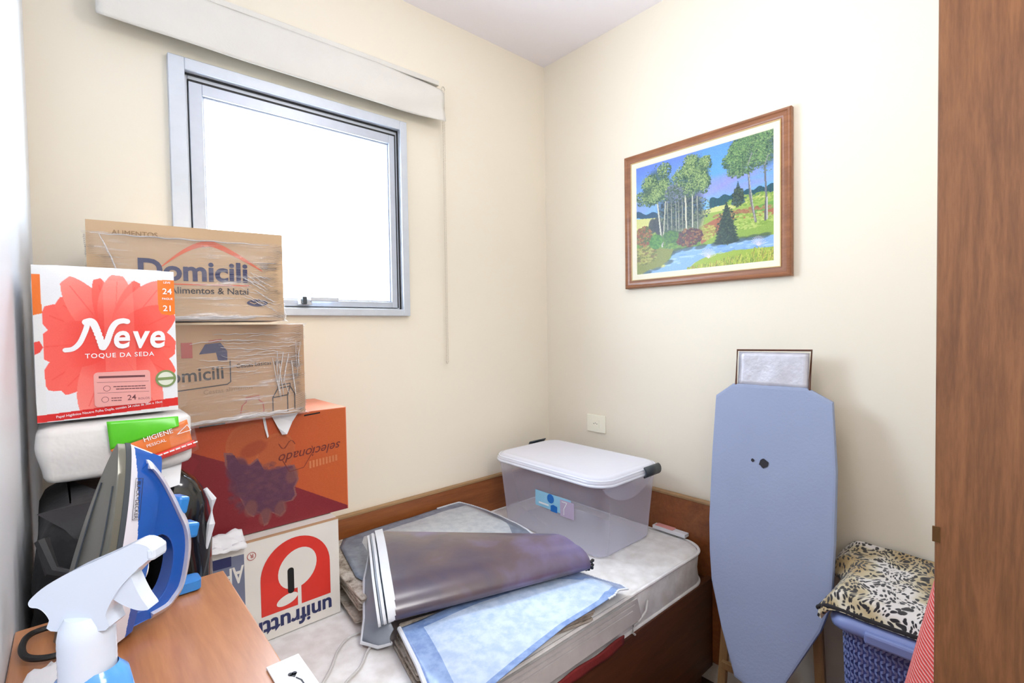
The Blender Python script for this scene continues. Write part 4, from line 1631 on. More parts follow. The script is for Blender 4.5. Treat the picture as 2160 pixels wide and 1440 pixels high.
# crumpled tissue at the wall end of the cabinet
g = G(M['paperwhite'])
rows = []
for j in range(15):
    t_ = j / 14
    r_ = math.sin(PI * (0.04 + 0.92 * t_) * 0.5 + PI / 2 * 0) if t_ < 1 else 0
    rr_ = math.cos(t_ * PI / 2) * 1.0 + 0.02
    row = []
    for k in range(36):
        a = 2 * PI * k / 36
        n_ = 1 + 0.35 * noise.noise((math.cos(a) * 2.2, math.sin(a) * 2.2, t_ * 3)) + 0.16 * noise.noise((math.cos(a) * 7, math.sin(a) * 7, t_ * 7))
        row.append((-1.868 + math.cos(a) * 0.030 * rr_ * n_, -1.085 + math.sin(a) * 0.085 * rr_ * n_, CZ + 0.001 + 0.030 * math.sin(t_ * PI / 2)))
    rows.append(row)
g.rings(rows)
tag(g.obj('crumpled_cloth', smooth=True, angle=0.6), 'crumpled white cloth on the cabinet between wall and spray bottle', 'cloth')

# ------------------------------------------------------------------ steam iron
# local frame: L heel->tip, U sole->handle, Wd across
tilt = math.radians(14)
yawi = math.radians(19)
Udir = Vector((math.cos(yawi), math.sin(yawi), 0))
Ldir = Vector((0, 0, 1)) * math.cos(tilt) + Udir * math.sin(tilt)
Udir = (Udir * math.cos(tilt) - Vector((0, 0, 1)) * math.sin(tilt)).normalized()
Wdir = Udir.cross(Ldir)
IB = Vector((-1.855, -0.985, CZ + 0.0135))
US = 0.88
IM = Matrix(((Udir.x * US, Wdir.x, Ldir.x, IB.x), (Udir.y * US, Wdir.y, Ldir.y, IB.y), (Udir.z * US, Wdir.z, Ldir.z, IB.z), (0, 0, 0, 1)))
ir = thing('steam_iron', (IB.x + 0.06, IB.y + 0.02, CZ), 'blue and white steam iron standing on its heel on the cabinet', 'iron')
IL = 0.250


def halfw(l):
    s_ = l / IL
    return 0.0455 * (1 - max(0, (s_ - 0.25) / 0.75) ** 1.9) ** 0.8 * (1 - 0.12 * max(0, (0.15 - s_) / 0.15)) + 0.0005


def sole_outline(sc=1.0, n=64):
    ls = [IL * k / n for k in range(n + 1)]
    return [(halfw(l) * sc, l * (0.5 + 0.5 * sc) if 0 else l) for l in ls] + [(-halfw(l) * sc, l) for l in reversed(ls)]


g = G(M['sole'])
out = sole_outline()
n = len(out)
rows = []
for u, sc in ((0.0, 0.95), (0.0015, 1.0), (0.010, 1.0)):
    rows.append([(u, a * sc, l) for a, l in out])
g.rings(rows, None, IM)
# steam channels
for s_ in (-1, 1):
    g.tube([(-0.0004, s_ * halfw(l) * 0.62, l) for l in [0.03 + 0.012 * k for k in range(15)]], 0.0012, 6, M['darkgrey'], IM)
g.obj('soleplate', ir, smooth=True, angle=0.6)
g = G(M['darkgrey'])
rows = []
for u, sc in ((0.010, 1.02), (0.017, 1.02)):
    rows.append([(u, a * sc, l * 1.005) for a, l in out])
g.rings(rows, None, IM)
g.obj('heat_skirt', ir, smooth=True, angle=0.6)
# pale shell between sole and handle
g = G(M['ironwhite'], M['ironblue'])
rows = []
NQ = 64
for q in range(NQ + 1):
    t_ = q / NQ
    u = 0.017 + 0.048 * t_
    sc = 1.0 - 0.38 * t_ ** 1.4
    rows.append([(u, a * sc, l * (1 - 0.12 * t_) + 0.014 * t_) for a, l in out])
k0 = len(g.f)
g.rings(rows, None, IM)
# the pale side panel is a wedge that widens towards the heel; above it the shell is blue
for q in range(NQ):
    for k in range(n):
        (u, a, l) = rows[q][k]
        if u > 0.021 + 0.034 * (1 - l / IL) and k != n - 1:
            g.mi[k0 + q * n + k] = 1
g.mi[-1] = 1
g.obj('body_shell', ir, smooth=True, angle=0.9)
# blue handle with its opening (profile in U,L)
pro_out = [(0.045, 0.012), (0.108, 0.027), (0.124, 0.040), (0.133, 0.060), (0.131, 0.105), (0.120, 0.138), (0.100, 0.165), (0.078, 0.192), (0.058, 0.214), (0.040, 0.226), (0.030, 0.200), (0.034, 0.120), (0.036, 0.040)]
hole = [(0.062, 0.040), (0.090, 0.036), (0.107, 0.056), (0.109, 0.092), (0.099, 0.120), (0.080, 0.130), (0.064, 0.108)]


def plate_hole(g, outer, inner, w0, w1, m, tf):
    tri = tessellate_polygon([[Vector((a, b, 0)) for a, b in outer], [Vector((a, b, 0)) for a, b in inner]])
    allp = outer + inner
    n_ = len(allp)
    vs = [(a, w0, b) for a, b in allp] + [(a, w1, b) for a, b in allp]
    fs = [tuple(t) for t in tri] + [tuple(n_ + k for k in reversed(t)) for t in tri]
    for base, ln in ((0, len(outer)), (len(outer), len(inner))):
        for i in range(ln):
            j = (i + 1) % ln
            fs.append((base + i, base + j, n_ + base + j, n_ + base + i))
    g.add(vs, fs, m, tf)


def dense(pts, n_=4):
    out_ = []
    m_ = len(pts)
    for i in range(m_):
        p0, p1, p2_, p3 = [Vector(pts[(i + k) % m_] + (0,)) for k in (-1, 0, 1, 2)]
        for k in range(n_):
            t_ = k / n_
            q_ = 0.5 * ((2 * p1) + (-p0 + p2_) * t_ + (2 * p0 - 5 * p1 + 4 * p2_ - p3) * t_ ** 2 + (-p0 + 3 * p1 - 3 * p2_ + p3) * t_ ** 3)
            out_.append((q_.x, q_.y))
    return out_


g = G(M['ironblue'])
plate_hole(g, dense(pro_out), dense(hole), -0.014, 0.014, None, IM)
hb = g.obj('handle', ir, bevel=0.004, bseg=3, smooth=True, angle=0.9)
# white spine round the outside of the handle
sp = dense(pro_out)[:int(len(pro_out) * 4 * 0.72)]
g = G(M['ironwhite'])
rows = []
for k, (u, l) in enumerate(sp[3:]):
    wd = 0.012
    cu_, cl_ = 0.07, 0.09
    dv = Vector((u - cu_, l - cl_)).normalized()
    rows.append([(u + dv.x * a, b, l + dv.y * a) for a, b in ((-0.006, -wd - .010), (0.004, -wd), (0.006, 0), (0.004, wd), (-0.006, wd + .010), (-0.008, 0))])
g.rings(rows, None, IM)
g.obj('handle_trim', ir, smooth=True, angle=1.0)
g = G(M['ironblue2'])
g.box((0.118, -0.013, 0.120), (0.142, 0.013, 0.142), None, IM)
g.obj('steam_button', ir, bevel=0.004)
g = G(M['ironblue2'])
g.box((0.098, -0.014, 0.155), (0.116, 0.014, 0.180), None, IM)
g.obj('spray_button', ir, bevel=0.004)
g = G(M['whitepaint'])
g.lathe([(0.0001, 0), (0.017, 0), (0.016, 0.008), (0.0001, 0.010)], 24, None, IM @ Matrix.Translation((0.066, 0, 0.085)) @ Matrix.Rotation(PI / 2, 4, 'Y'))
g.obj('temperature_dial', ir, smooth=True)
# lettering on the pale shell, on the side facing the room (negative W)
side = None
g = G(M['blackink'])
q0 = IM @ Vector((0.036, -0.0415, 0.150))
# plane tangent to the shell side: u axis along L, v axis along U
nrm = Wdir.normalized()


def side_tf(u, w_, l, ang=0.0):
    o_ = IM @ Vector((u, w_, l))
    ax = (-Ldir).normalized()
    ay = Udir.normalized()
    ax2 = ax
    m_ = Matrix(((ax2.x, ay.x, nrm.x, o_.x), (ax2.y, ay.y, nrm.y, o_.y), (ax2.z, ay.z, nrm.z, o_.z), (0, 0, 0, 1)))
    return m_ @ Matrix.Rotation(ang, 4, 'Y') @ Matrix.Rotation(-0.2, 4, 'X')


sT = side_tf(0.026, 0.0222, 0.208, -0.28)
g.text('BLACK+DECKER', 0.0072, M['blackink'], sT, 0.003, 0.0, 0.0, bold=0.004, sx=0.9)
g.stroke([(0, -0.002), (0.052, -0.002), (0.052, 0.0075), (0, 0.0075), (0, -0.002)], 0.0006, M['blackink'], sT)
g.obj('side_lettering', ir)
g = G(M['blackink'])
sT = side_tf(0.024, 0.0448, 0.092, -0.03)
g.text('AJ', 0.017, M['blackink'], sT, 0.0, 0.0, 0.0, bold=0.02)
g.obj('heel_lettering', ir)
g = G(M['black'])
g.tube(smooth_path([(-1.79, -0.955, CZ + 0.010), (-1.84, -0.90, CZ + 0.008), (-1.885, -0.895, CZ + 0.010), (-1.896, -0.93, CZ + 0.014), (-1.890, -0.965, CZ + 0.012), (-1.865, -0.975, CZ + 0.008), (-1.83, -0.965, CZ + 0.008), (-1.80, -0.945, CZ + 0.010)]), 0.0038, 8)
g.obj('power_cord', ir, smooth=True)

# blue brush poking out behind the iron
g = G(M['ironblue2'])
soft_block(g, -1.740, -0.905, CZ + 0.001, -1.700, -0.868, CZ + 0.018, 0.008, 0, None, 8, 1, 0.004)
tag(g.obj('cleaning_sponge', smooth=True, angle=1.2), 'small light-blue sponge on the cabinet behind the iron', 'sponge')

# ------------------------------------------------------------------ spray bottle
SB = Vector((-1.836, -1.246, CZ))
sb = thing('spray_bottle', SB, 'trigger spray bottle with white head and blue liquid nearest the camera', 'bottle')
R_ = Vector((0.748, -0.6637, 0.0)).normalized()
B_ = Vector((0, 0, 1)).cross(R_)
SM = Matrix(((R_.x, B_.x, 0, SB.x), (R_.y, B_.y, 0, SB.y), (0, 0, 1, SB.z), (0, 0, 0, 1)))
K = 0.402 / 4800.0  # sketch units -> metres


def sp2(X, Y):
    return ((X - 810) * K, 0.124 - (Y - 1200) * K)


head = [(330, 545), (380, 480), (520, 370), (760, 240), (1000, 140), (1250, 30), (1400, -30), (1520, 0), (1570, 75), (1500, 160), (1440, 205), (1330, 310), (1230, 420), (1150, 545), (1090, 680), (1085, 830),
        (540, 830), (530, 720), (480, 640), (420, 600), (350, 590)]
g = G(M['sprayw'])
g.prism([sp2(*p) for p in dense(head, 3)], -0.0085, 0.0085, None, SM)
g.obj('sprayer_head', sb, bevel=0.004, bseg=3, smooth=True, angle=0.9)
trig = [(1200, 400), (1310, 320), (1335, 330), (1375, 430), (1430, 540), (1490, 632), (1470, 652), (1380, 650), (1270, 610), (1180, 560), (1150, 520)]
g = G(M['sprayw'])
g.prism([sp2(*p) for p in dense(trig, 3)], -0.006, 0.006, None, SM)
g.obj('trigger', sb, bevel=0.003, smooth=True, angle=0.9)
g = G(M['sprayw'])
g.box((sp2(1500, 0)[0], -0.009, sp2(0, 150)[1]), (sp2(1585, 0)[0], 0.009, sp2(0, 10)[1]), None, SM)
g.obj('nozzle', sb, bevel=0.003)
zc = sp2(0, 830)[1]
zb = sp2(0, 1300)[1]
g = G(M['sprayw'])
r0 = 0.0195
prof = [(0.0001, zc + 0.012), (r0 * .72, zc + 0.010), (r0 * .93, zc + 0.002), (r0, zc - 0.006)]
for k in range(1, 13):
    prof.append((r0 * (1.0 if k % 2 else 1.012), zc - 0.006 - k * (zc - zb - .006) / 12))
prof += [(r0 * 1.02, zb), (r0 * .8, zb)]
g.lathe(prof, 48, None, SM)
g.obj('screw_collar', sb, smooth=True, angle=0.8)
g = G(M['bluebottle'])
prof = [(0.0001, 0.001), (0.028, 0.001), (0.032, 0.005), (0.033, 0.02), (0.033, 0.060), (0.0315, 0.080), (0.0255, zb - 0.004), (0.0215, zb), (0.0185, zb + 0.004)]
g.lathe(prof, 48, None, SM @ Matrix.Translation((0.003, 0, 0)), 1.05, 0.85)
g.obj('bottle_body', sb, smooth=True, angle=0.8)

# ------------------------------------------------------------------ plastic storage box
st = thing('storage_box', (-0.27, -0.42, ZB), 'empty translucent plastic storage box with lid and dark clips on the mattress', 'storage box')
g = G(M['clear'])
rows = []
for ins, z in ((0.045, 0.002), (0.034, 0.004), (0.030, 0.012), (0.024, 0.10), (0.016, 0.20), (0.010, 0.272)):
    rows.append([(x, y, ZB + z) for x, y in rrect(-0.478 + ins, -0.720 + ins, -0.088 - ins, -0.118 - ins, 0.05, 8)])
g.rings(rows, None)
g.f.pop()
g.mi.pop()
g.obj('tub', st, smooth=True, angle=1.2)
g = G(M['clearlid'])
rows = []
for ins, z in ((0.004, 0.272), (0.0, 0.276), (0.0, 0.286), (0.010, 0.290), (0.014, 0.296), (0.028, 0.301), (0.036, 0.300)):
    rows.append([(x, y, ZB + z) for x, y in rrect(-0.485 + ins, -0.727 + ins, -0.081 - ins, -0.111 - ins, 0.085 - ins, 10)])
g.rings(rows, None)
g.f.pop(-2)
g.mi.pop(-2)
g.obj('lid', st, smooth=True, angle=1.2)
g = G(M['clearrim'])
for z, ins, r_ in ((0.274, 0.002, 0.0055), (0.290, 0.008, 0.004)):
    g.tube([(x, y, ZB + z) for x, y in rrect(-0.485 + ins, -0.727 + ins, -0.081 - ins, -0.111 - ins, 0.085 - ins, 10)], r_, 8, closed=True)
g.obj('lid_rim', st, smooth=True)
for y in (-0.727, -0.111):
    g = G(M['darkgrey'])
    s_ = -1 if y < -0.4 else 1
    rows = []
    for k in range(9):
        a = PI * (k / 8)
        rows.append([(-0.235 + 0.10 * q, y + s_ * (0.012 * math.sin(a) + 0.001 * (1 - q)), ZB + 0.283 + 0.018 * math.cos(a)) for q in (0, 1)])
    vs = [p for r in rows for p in r]
    g.add(vs, [(2 * k, 2 * k + 1, 2 * k + 3, 2 * k + 2) for k in range(8)])
    g.obj('clip_handle', st, smooth=True, solid=0.006)
g = G(M['clearrim'])
# moulded flange gathered under the lid at the near end
vs = []
for i in range(17):
    u = i / 16
    x = -0.462 + 0.33 * u
    for j in range(5):
        v = j / 4
        vs.append((x, -0.718 + 0.010 * v, ZB + 0.270 - 0.075 * v * math.sin(PI * min(1, u * 1.0)) ** 0.7))
g.add(vs, [(i * 5 + j, i * 5 + j + 5, i * 5 + j + 6, i * 5 + j + 1) for i in range(16) for j in range(4)], M['clear'])
g.obj('end_flange', st, smooth=True)
LB = Matrix(((0, 0, -1, -0.4645), (-1, 0, 0, -0.375), (0, 1, 0, 0.690), (0, 0, 0, 1)))  # on the long left side: u = -y
M['lbl1'] = plain('pale blue label', rgb(150, 206, 236), 0.4)
M['lbl2'] = plain('blue label print', rgb(24, 110, 196), 0.4)
M['lbl3'] = plain('mauve label', rgb(192, 176, 204), 0.4)
g = G(M['lbl1'])
g.flat(rrect(0, 0.0, 0.19, 0.062, 0.004), M['lbl1'], LB, 0.001)
g.flat([(0.135, -0.008), (0.205, -0.008), (0.205, 0.055), (0.135, 0.055)], M['lbl3'], LB, 0.0014)
g.disc(0.085, 0.044, 0.018, 0.018, M['lbl2'], LB, 0.002)
g.flat([(0.02, 0.012), (0.075, 0.012), (0.075, 0.019), (0.02, 0.019)], M['whitetext'], LB, 0.002)
g.flat([(0.085, -0.004), (0.12, -0.004), (0.12, 0.02), (0.10, 0.024), (0.085, 0.018)], M['lbl2'], LB, 0.002)
g.stroke([(0.145, 0.048), (0.170, 0.048), (0.155, 0.022), (0.155, 0.0)], 0.003, M['whitetext'], LB, 0.0024)
g.obj('label_sticker', st)

# white folded slip behind the box, against the headboard
g = G(M['paperwhite'], M['pinkpanel'])
g.box((-0.066, -0.80, ZB + 0.004), (-0.034, -0.655, ZB + 0.018), M['paperwhite'])
g.box((-0.064, -0.745, ZB + 0.018), (-0.034, -0.665, ZB + 0.021), M['pinkpanel'])
tag(g.obj('folded_slip', bevel=0.004), 'small white and pink folded slip on the mattress beside the headboard', 'paper')


# ------------------------------------------------------------------ newspapers and vinyl covers on the bed
def news(cx, cy, z, w_, d_, rot, th, seed):
    g = G(M['news'])
    n_ = 14
    rows = []
    m_ = Matrix.Translation((cx, cy, z)) @ Matrix.Rotation(rot, 4, 'Z')
    for (ins, zz) in ((0.002, 0), (0, th * .3), (0, th * .7), (0.002, th)):
        ring = []
        for (x, y) in rrect(-w_ / 2 + ins, -d_ / 2 + ins, w_ / 2 - ins, d_ / 2 - ins, 0.006, 2):
            n2 = 0.004 * noise.noise((x * 9 + seed, y * 9, seed))
            ring.append((x + n2, y + n2, zz))
        rows.append(ring)
    g.rings([[m_ @ Vector(p) for p in r] for r in rows])
    o = g.obj('newspaper', smooth=True, angle=0.6)
    return o


z = ZB + 0.001
for k in range(10):
    th = 0.0082
    o = news(-0.930 + random.uniform(-.006, .010), -0.285 + random.uniform(-.01, .01), z, 0.600 + random.uniform(-.03, .02), 0.44, math.radians(-5 + random.uniform(-2.0, 2.0)), th, k * 3.3)
    tag(o, 'folded newspaper in the thick pile beside the white carton', 'newspaper', 'newspapers in the pile beside the white carton')
    z += th + 0.0003
ZA = z
z = ZB + 0.001
for k in range(7):
    th = 0.0078
    o = news(-0.985 + random.uniform(-.006, .006), -0.755 + random.uniform(-.005, .005), z, 0.520 + random.uniform(-.02, .01), 0.180, math.radians(-12 + random.uniform(-1.2, 1.2)), th, 40 + k * 3.3)
    tag(o, 'folded newspaper in the low pile under the pale blue cover', 'newspaper', 'newspapers under the pale blue vinyl cover')
    z += th + 0.0003
ZC = z


def sheet(g, outline, zf, m_in, m_bd, border, cell=0.012, drop=None):
    """a sheet cut to an outline: grid clipped to the outline, border cells get the border material"""
    xs = [p[0] for p in outline]
    ys = [p[1] for p in outline]
    # radial mesh: rings from centroid to the outline keep the edge clean
    cx_, cy_ = sum(xs) / len(xs), sum(ys) / len(ys)
    nR = 26
    prev = None
    P = dense_line(outline, cell)
    n_ = len(P)
    vs, fs, ms = [], [], []
    for r in range(nR + 1):
        f_ = r / nR
        for (x, y) in P:
            X, Y = cx_ + (x - cx_) * f_, cy_ + (y - cy_) * f_
            vs.append((X, Y, zf(X, Y, f_)))
    for r in range(nR):
        dist = (1 - (r + 0.5) / nR)
        for k in range(n_):
            k2 = (k + 1) % n_
            L = math.hypot(P[k][0] - cx_, P[k][1] - cy_)
            mm = m_bd if dist < border / 0.25 and dist * L < border * 1.35 else m_in
            fs.append(((r * n_ + k, r * n_ + k2, (r + 1) * n_ + k2, (r + 1) * n_ + k), mm))
    k0 = len(g.v)
    for p in vs:
        g.v.append(Vector(p))
    for f_, mm in fs:
        g.f.append([k0 + a for a in f_])
        g.mi.append(g.slot(mm))


def dense_line(pts, step):
    out_ = []
    for a, b in zip(pts, pts[1:] + pts[:1]):
        L = math.hypot(b[0] - a[0], b[1] - a[1])
        m_ = max(1, int(L / step))
        for q in range(m_):
            out_.append((a[0] + (b[0] - a[0]) * q / m_, a[1] + (b[1] - a[1]) * q / m_))
    return out_


def mk_pattern(name, c1, c2, rough, scale=30):
    t = NT(name)
    v = t.coord()
    a = t.noise(v, scale, 5, 0.65)
    t.l(t.ramp(a, [(0.38, c1), (0.6, c2)]), t.b.inputs['Base Color'])
    t.setp(Roughness=rough, Coat_Weight=0.25, Coat_Roughness=0.2)
    t.bump(t.noise(v, 12, 3), 0.2, 0.008)
    return t.m


M['Ain'] = mk_pattern('pale grey vinyl field', rgb(176, 184, 194), rgb(196, 202, 208), 0.3)
M['Abd'] = mk_pattern('grey vinyl border', rgb(112, 124, 142), rgb(134, 146, 164), 0.3)
M['Cin'] = mk_pattern('whitish vinyl field', rgb(168, 188, 218), rgb(192, 208, 232), 0.26)
M['Cbd'] = mk_pattern('blue vinyl border', rgb(112, 140, 192), rgb(140, 166, 210), 0.26)

# back cover, grey with scalloped edge
outA = [(-1.215, -0.36), (-1.165, -0.12), (-1.13, -0.062), (-0.90, -0.050), (-0.66, -0.046), (-0.55, -0.055), (-0.505, -0.10), (-0.500, -0.20), (-0.525, -0.32), (-0.565, -0.43), (-0.62, -0.52), (-0.90, -0.50), (-1.20, -0.46)]
tA = thing('vinyl_cover', (-0.87, -0.28, ZA), 'grey vinyl cover with scalloped edge lying on the newspaper pile beside the bed board', 'vinyl cover')


def zfA(x, y, f_):
    z_ = ZA + 0.004 + 0.004 * noise.noise((x * 7, y * 7, 0))
    over = max(0, x + 0.61)
    z_ -= min(over * 0.45, 0.06)
    return z_


g = G(M['Ain'], M['Abd'])
sheet(g, outA, zfA, M['Ain'], M['Abd'], 0.055)
g.obj('cover_sheet', tA, smooth=True, angle=1.5, solid=0.002)
g = G(M['hem'])
edge = [p for p in dense_line(outA, 0.0045) if p[0] > -0.72 and p[1] > -0.5]
for k, (x, y) in enumerate(edge):
    r_ = 0.0035 if k % 2 else 0.0022
    g.box((x - r_, y - r_, zfA(x, y, 1) - 0.001), (x + r_, y + r_, zfA(x, y, 1) + 0.0035))
g.obj('scalloped_trim', tA)

# front cover, pale blue
outC = [(-1.225, -0.645), (-1.00, -0.655), (-0.69, -0.715), (-0.565, -0.865), (-0.585, -0.900), (-0.690, -0.930), (-0.90, -0.932), (-1.14, -0.962), (-1.30, -0.985), (-1.300, -0.93), (-1.262, -0.80)]
tC = thing('vinyl_cover', (-0.93, -0.80, ZC), 'pale blue vinyl cover with blue border at the front edge of the mattress', 'vinyl cover')


def zfC(x, y, f_):
    z_ = ZC + 0.005 + 0.005 * noise.noise((x * 6, y * 6, 3))
    if x > -0.66:
        z_ -= (x + 0.66) * 0.4
    if x < -1.255:
        z_ += (x + 1.255) * 0.25
    return z_


g = G(M['Cin'], M['Cbd'])
sheet(g, outC, zfC, M['Cin'], M['Cbd'], 0.045)
g.obj('cover_sheet', tC, smooth=True, angle=1.5, solid=0.002)
g = G(M['hem'])
edge = [p for p in dense_line(outC, 0.006) if p[0] > -0.72]
for k, (x, y) in enumerate(edge):
    r_ = 0.003 if k % 2 else 0.0018
    g.box((x - r_, y - r_, zfC(x, y, 1) - 0.001), (x + r_, y + r_, zfC(x, y, 1) + 0.002))
g.obj('scalloped_trim', tC)
g = G(M['hem'])
g.tube([(x, y, zfC(x, y, 1)) for x, y in ((-1.225, -0.645), (-1.262, -0.80), (-1.300, -0.93), (-1.300, -0.985))], 0.006, 8)
g.obj('rolled_hem', tC, smooth=True)

# plum cover folded over in a thick bundle
tB = thing('vinyl_cover', (-0.95, -0.56, 0.60), 'glossy plum vinyl cover folded into a thick bundle across the middle of the bed', 'vinyl cover')
# cross sections from left (u=0) to right (u=1): back edge, crest, front roll, underside
A0, A1 = Vector((-1.105, -0.275, 0.735)), Vector((-0.665, -0.650, 0.712))    # back top edge
B0, B1 = Vector((-1.214, -0.535, 0.728)), Vector((-0.645, -0.745, 0.700))    # front crest
C0, C1 = Vector((-1.238, -0.618, 0.640)), Vector((-0.650, -0.785, 0.634))    # front roll foot
nU = 44


def bsec(u, off):
    a, b, c = A0.lerp(A1, u), B0.lerp(B1, u), C0.lerp(C1, u)
    sag = 0.010 * math.sin(u * PI)
    ripple = 0.006 * noise.noise((u * 5, 0.2, off * 40))
    pts = []
    for k in range(13):
        t_ = k / 12
        p = a.lerp(b, t_)
        p.z += 0.010 * math.sin(t_ * PI) + ripple * math.sin(t_ * PI)
        pts.append(p)
    out_ = (b - a)
    out_.z = 0
    out_.normalize()
    cen = (b + c) / 2
    rad = (b - c).length / 2
    for k in range(1, 10):
        an = PI / 2 - PI * k / 9
        p = cen + out_ * (math.cos(an) * rad * 0.9) + (b - c) / 2 * math.sin(an)
        pts.append(p)
    back = a.copy()
    back.z -= 0.046
    for k in range(1, 9):
        t_ = k / 8
        p = c.lerp(back, t_)
        pts.append(p)
    return pts


rows = [bsec(k / nU, 0) for k in range(nU + 1)]
g = G(M['plum'])
g.rings([[p for p in r] for r in rows])
g.obj('folded_cover', tB, smooth=True, angle=1.0)
g = G(M['hem'])


def fold_layer(g, u0, grow, m, width, lift):
    """a thinner layer peeping out at the left end"""
    base = bsec(0, 0)
    ax = (A1 - A0).normalized()
    ax = Vector((ax.x, ax.y * 0.5, 0)).normalized()
    cen = sum(base, Vector()) / len(base)
    r1 = [cen + (p - cen) * grow - Vector((1, -0.12, 0)) * (u0) + Vector((0, 0, lift)) for p in base]
    r2 = [p + Vector((1, -0.12, 0)) * width for p in r1]
    for r in (r1, r2):
        for p in r:
            p.z = max(p.z, ZB + 0.006)
    g.rings([r1, r2], m)


fold_layer(g, 0.004, 1.012, M['hem'], 0.026, 0.001)
fold_layer(g, 0.016, 0.99, M['hem'], 0.008, -0.003)
fold_layer(g, 0.021, 0.965, M['greyvinyl'], 0.006, -0.004)
fold_layer(g, 0.030, 0.98, M['hem'], 0.007, -0.006)
g.obj('white_hem', tB, smooth=True, angle=0.8)
# grey flap turned out below the left end
g = G(M['greyvinyl'], M['hem'])
fl = [Vector(p) for p in ((-1.125, -0.285, 0.700), (-1.215, -0.42, 0.66), (-1.262, -0.52, 0.610), (-1.290, -0.56, 0.575), (-1.262, -0.600, 0.570), (-1.240, -0.630, 0.585))]
vs, fs = [], []
topl = [Vector(p) for p in ((-1.118, -0.285, 0.716), (-1.150, -0.39, 0.708), (-1.196, -0.50, 0.690), (-1.222, -0.56, 0.672), (-1.236, -0.60, 0.65), (-1.236, -0.635, 0.622))]
for a, b in zip(fl, topl):
    for k in range(6):
        p = a.lerp(b, k / 5)
        p += Vector((-0.008 * math.sin(PI * k / 5), 0, 0))
        vs.append(p)
for i in range(5):
    for k in range(5):
        fs.append((i * 6 + k, (i + 1) * 6 + k, (i + 1) * 6 + k + 1, i * 6 + k + 1))
g.add(vs, fs, M['greyvinyl'])
g.tube(fl, 0.004, 8, M['hem'])
g.obj('turned_flap', tB, smooth=True, solid=0.003)
g = G(M['blackgloss'])
for k in range(7):
    c = bsec(1.0, 0)[17 + k % 5]
    g.lathe([(0.0001, -.006), (.005, -.003), (.006, .002), (.0001, .006)], 8, None, Matrix.Translation(c + Vector((0.004 + .003 * (k % 3), 0, .003 * math.sin(k * 3)))))
g.obj('frayed_end', tB, smooth=True)

# cable loops on the mattress
g = G(M['cable'])
zc_ = ZB + 0.0045
g.tube(smooth_path([(-1.255, -0.500, zc_), (-1.300, -0.500, zc_), (-1.345, -0.535, zc_), (-1.385, -0.590, zc_), (-1.440, -0.650, zc_), (-1.52, -0.74, zc_), (-1.55, -0.80, zc_), (-1.50, -0.83, zc_), (-1.42, -0.74, zc_),
                    (-1.385, -0.67, zc_), (-1.330, -0.635, zc_), (-1.290, -0.590, zc_), (-1.262, -0.565, zc_), (-1.25, -0.52, zc_)]), 0.0032, 8)
tag(g.obj('cable', smooth=True), 'thin white cable looping on the mattress below the plum bundle', 'cable')

# folded board hanging along the mattress front and red cloth below it
fb = thing('folded_card_sheets', (-0.9, -0.90, 0.46), 'grey folded card sheets hanging along the front side of the mattress', 'card')
for k in range(3):
    g = G(M['greyboard'])
    dy = -0.901 - 0.006 * k
    x1_ = -0.515 - 0.02 * k
    g.add([(-1.42, dy, 0.472 + .006 * k), (x1_, dy, 0.478 + 0.004 * k), (x1_ - 0.02, dy + 0.002, 0.545 - .010 * k), (-1.42, dy + 0.002, 0.555 - .010 * k)], [(0, 1, 2, 3)])
    g.obj('card_sheet', fb, solid=0.004)
g = G(M['redcloth2'])
vs = []
for i in range(41):
    x = -1.42 + 0.80 * i / 40
    for j in range(5):
        v = j / 4
        vs.append((x, -0.911 - 0.003 * math.sin(i * .9) * v, 0.468 - 0.030 * v + 0.003 * math.sin(i * .7)))
g.add(vs, [(i * 5 + j, i * 5 + j + 5, i * 5 + j + 6, i * 5 + j + 1) for i in range(40) for j in range(4)])
tag(g.obj('red_cloth', smooth=True, solid=0.004), 'dark red cloth tucked under the grey card sheets at the bed front', 'cloth')

# ------------------------------------------------------------------ ironing board
ib = thing('ironing_board', (-0.19, -1.14, 0), 'blue-grey covered ironing board leaning upright against the right wall', 'ironing board')


def bx(z):
    return -0.075 - (1.195 - z) * 0.215


outl = [(-1.000, 1.190), (-1.236, 1.193), (-1.312, 1.155), (-1.335, 0.95), (-1.343, 0.76), (-1.345, 0.585), (-1.322, 0.50), (-1.205, 0.245), (-1.092, 0.270), (-1.035, 0.40), (-0.988, 0.53), (-0.972, 0.62), (-0.960, 0.72), (-0.948, 0.95), (-0.943, 1.145)]


def board_mesh(g, outl, t0, t1, m, inset=0.0):
    n_ = len(outl)
    tri = tessellate_polygon([[Vector((a, b, 0)) for a, b in outl]])
    cy_ = sum(a for a, b in outl) / n_
    cz_ = sum(b for a, b in outl) / n_

    def ring(t_, ins):
        r = []
        for a, b in outl:
            d = Vector((a - cy_, b - cz_))
            L = d.length
            d = d * ((L - ins) / L)
            r.append((bx(cz_ + d.y) + t_, cy_ + d.x, cz_ + d.y))
        return r
    rows = [ring(t1, 0.006), ring(t1 - 0.003, 0), ring(t0 + 0.006, 0.0), ring(t0 + 0.0015, 0.003), ring(t0, 0.010)]
    vs = [p for r in rows for p in r]
    fs = [tuple(t) for t in tri] + [tuple(4 * n_ + k for k in reversed(t)) for t in tri]
    for i in range(4):
        for k in range(n_):
            k2 = (k + 1) % n_
            fs.append((i * n_ + k, i * n_ + k2, (i + 1) * n_ + k2, (i + 1) * n_ + k))
    g.add(vs, fs, m)


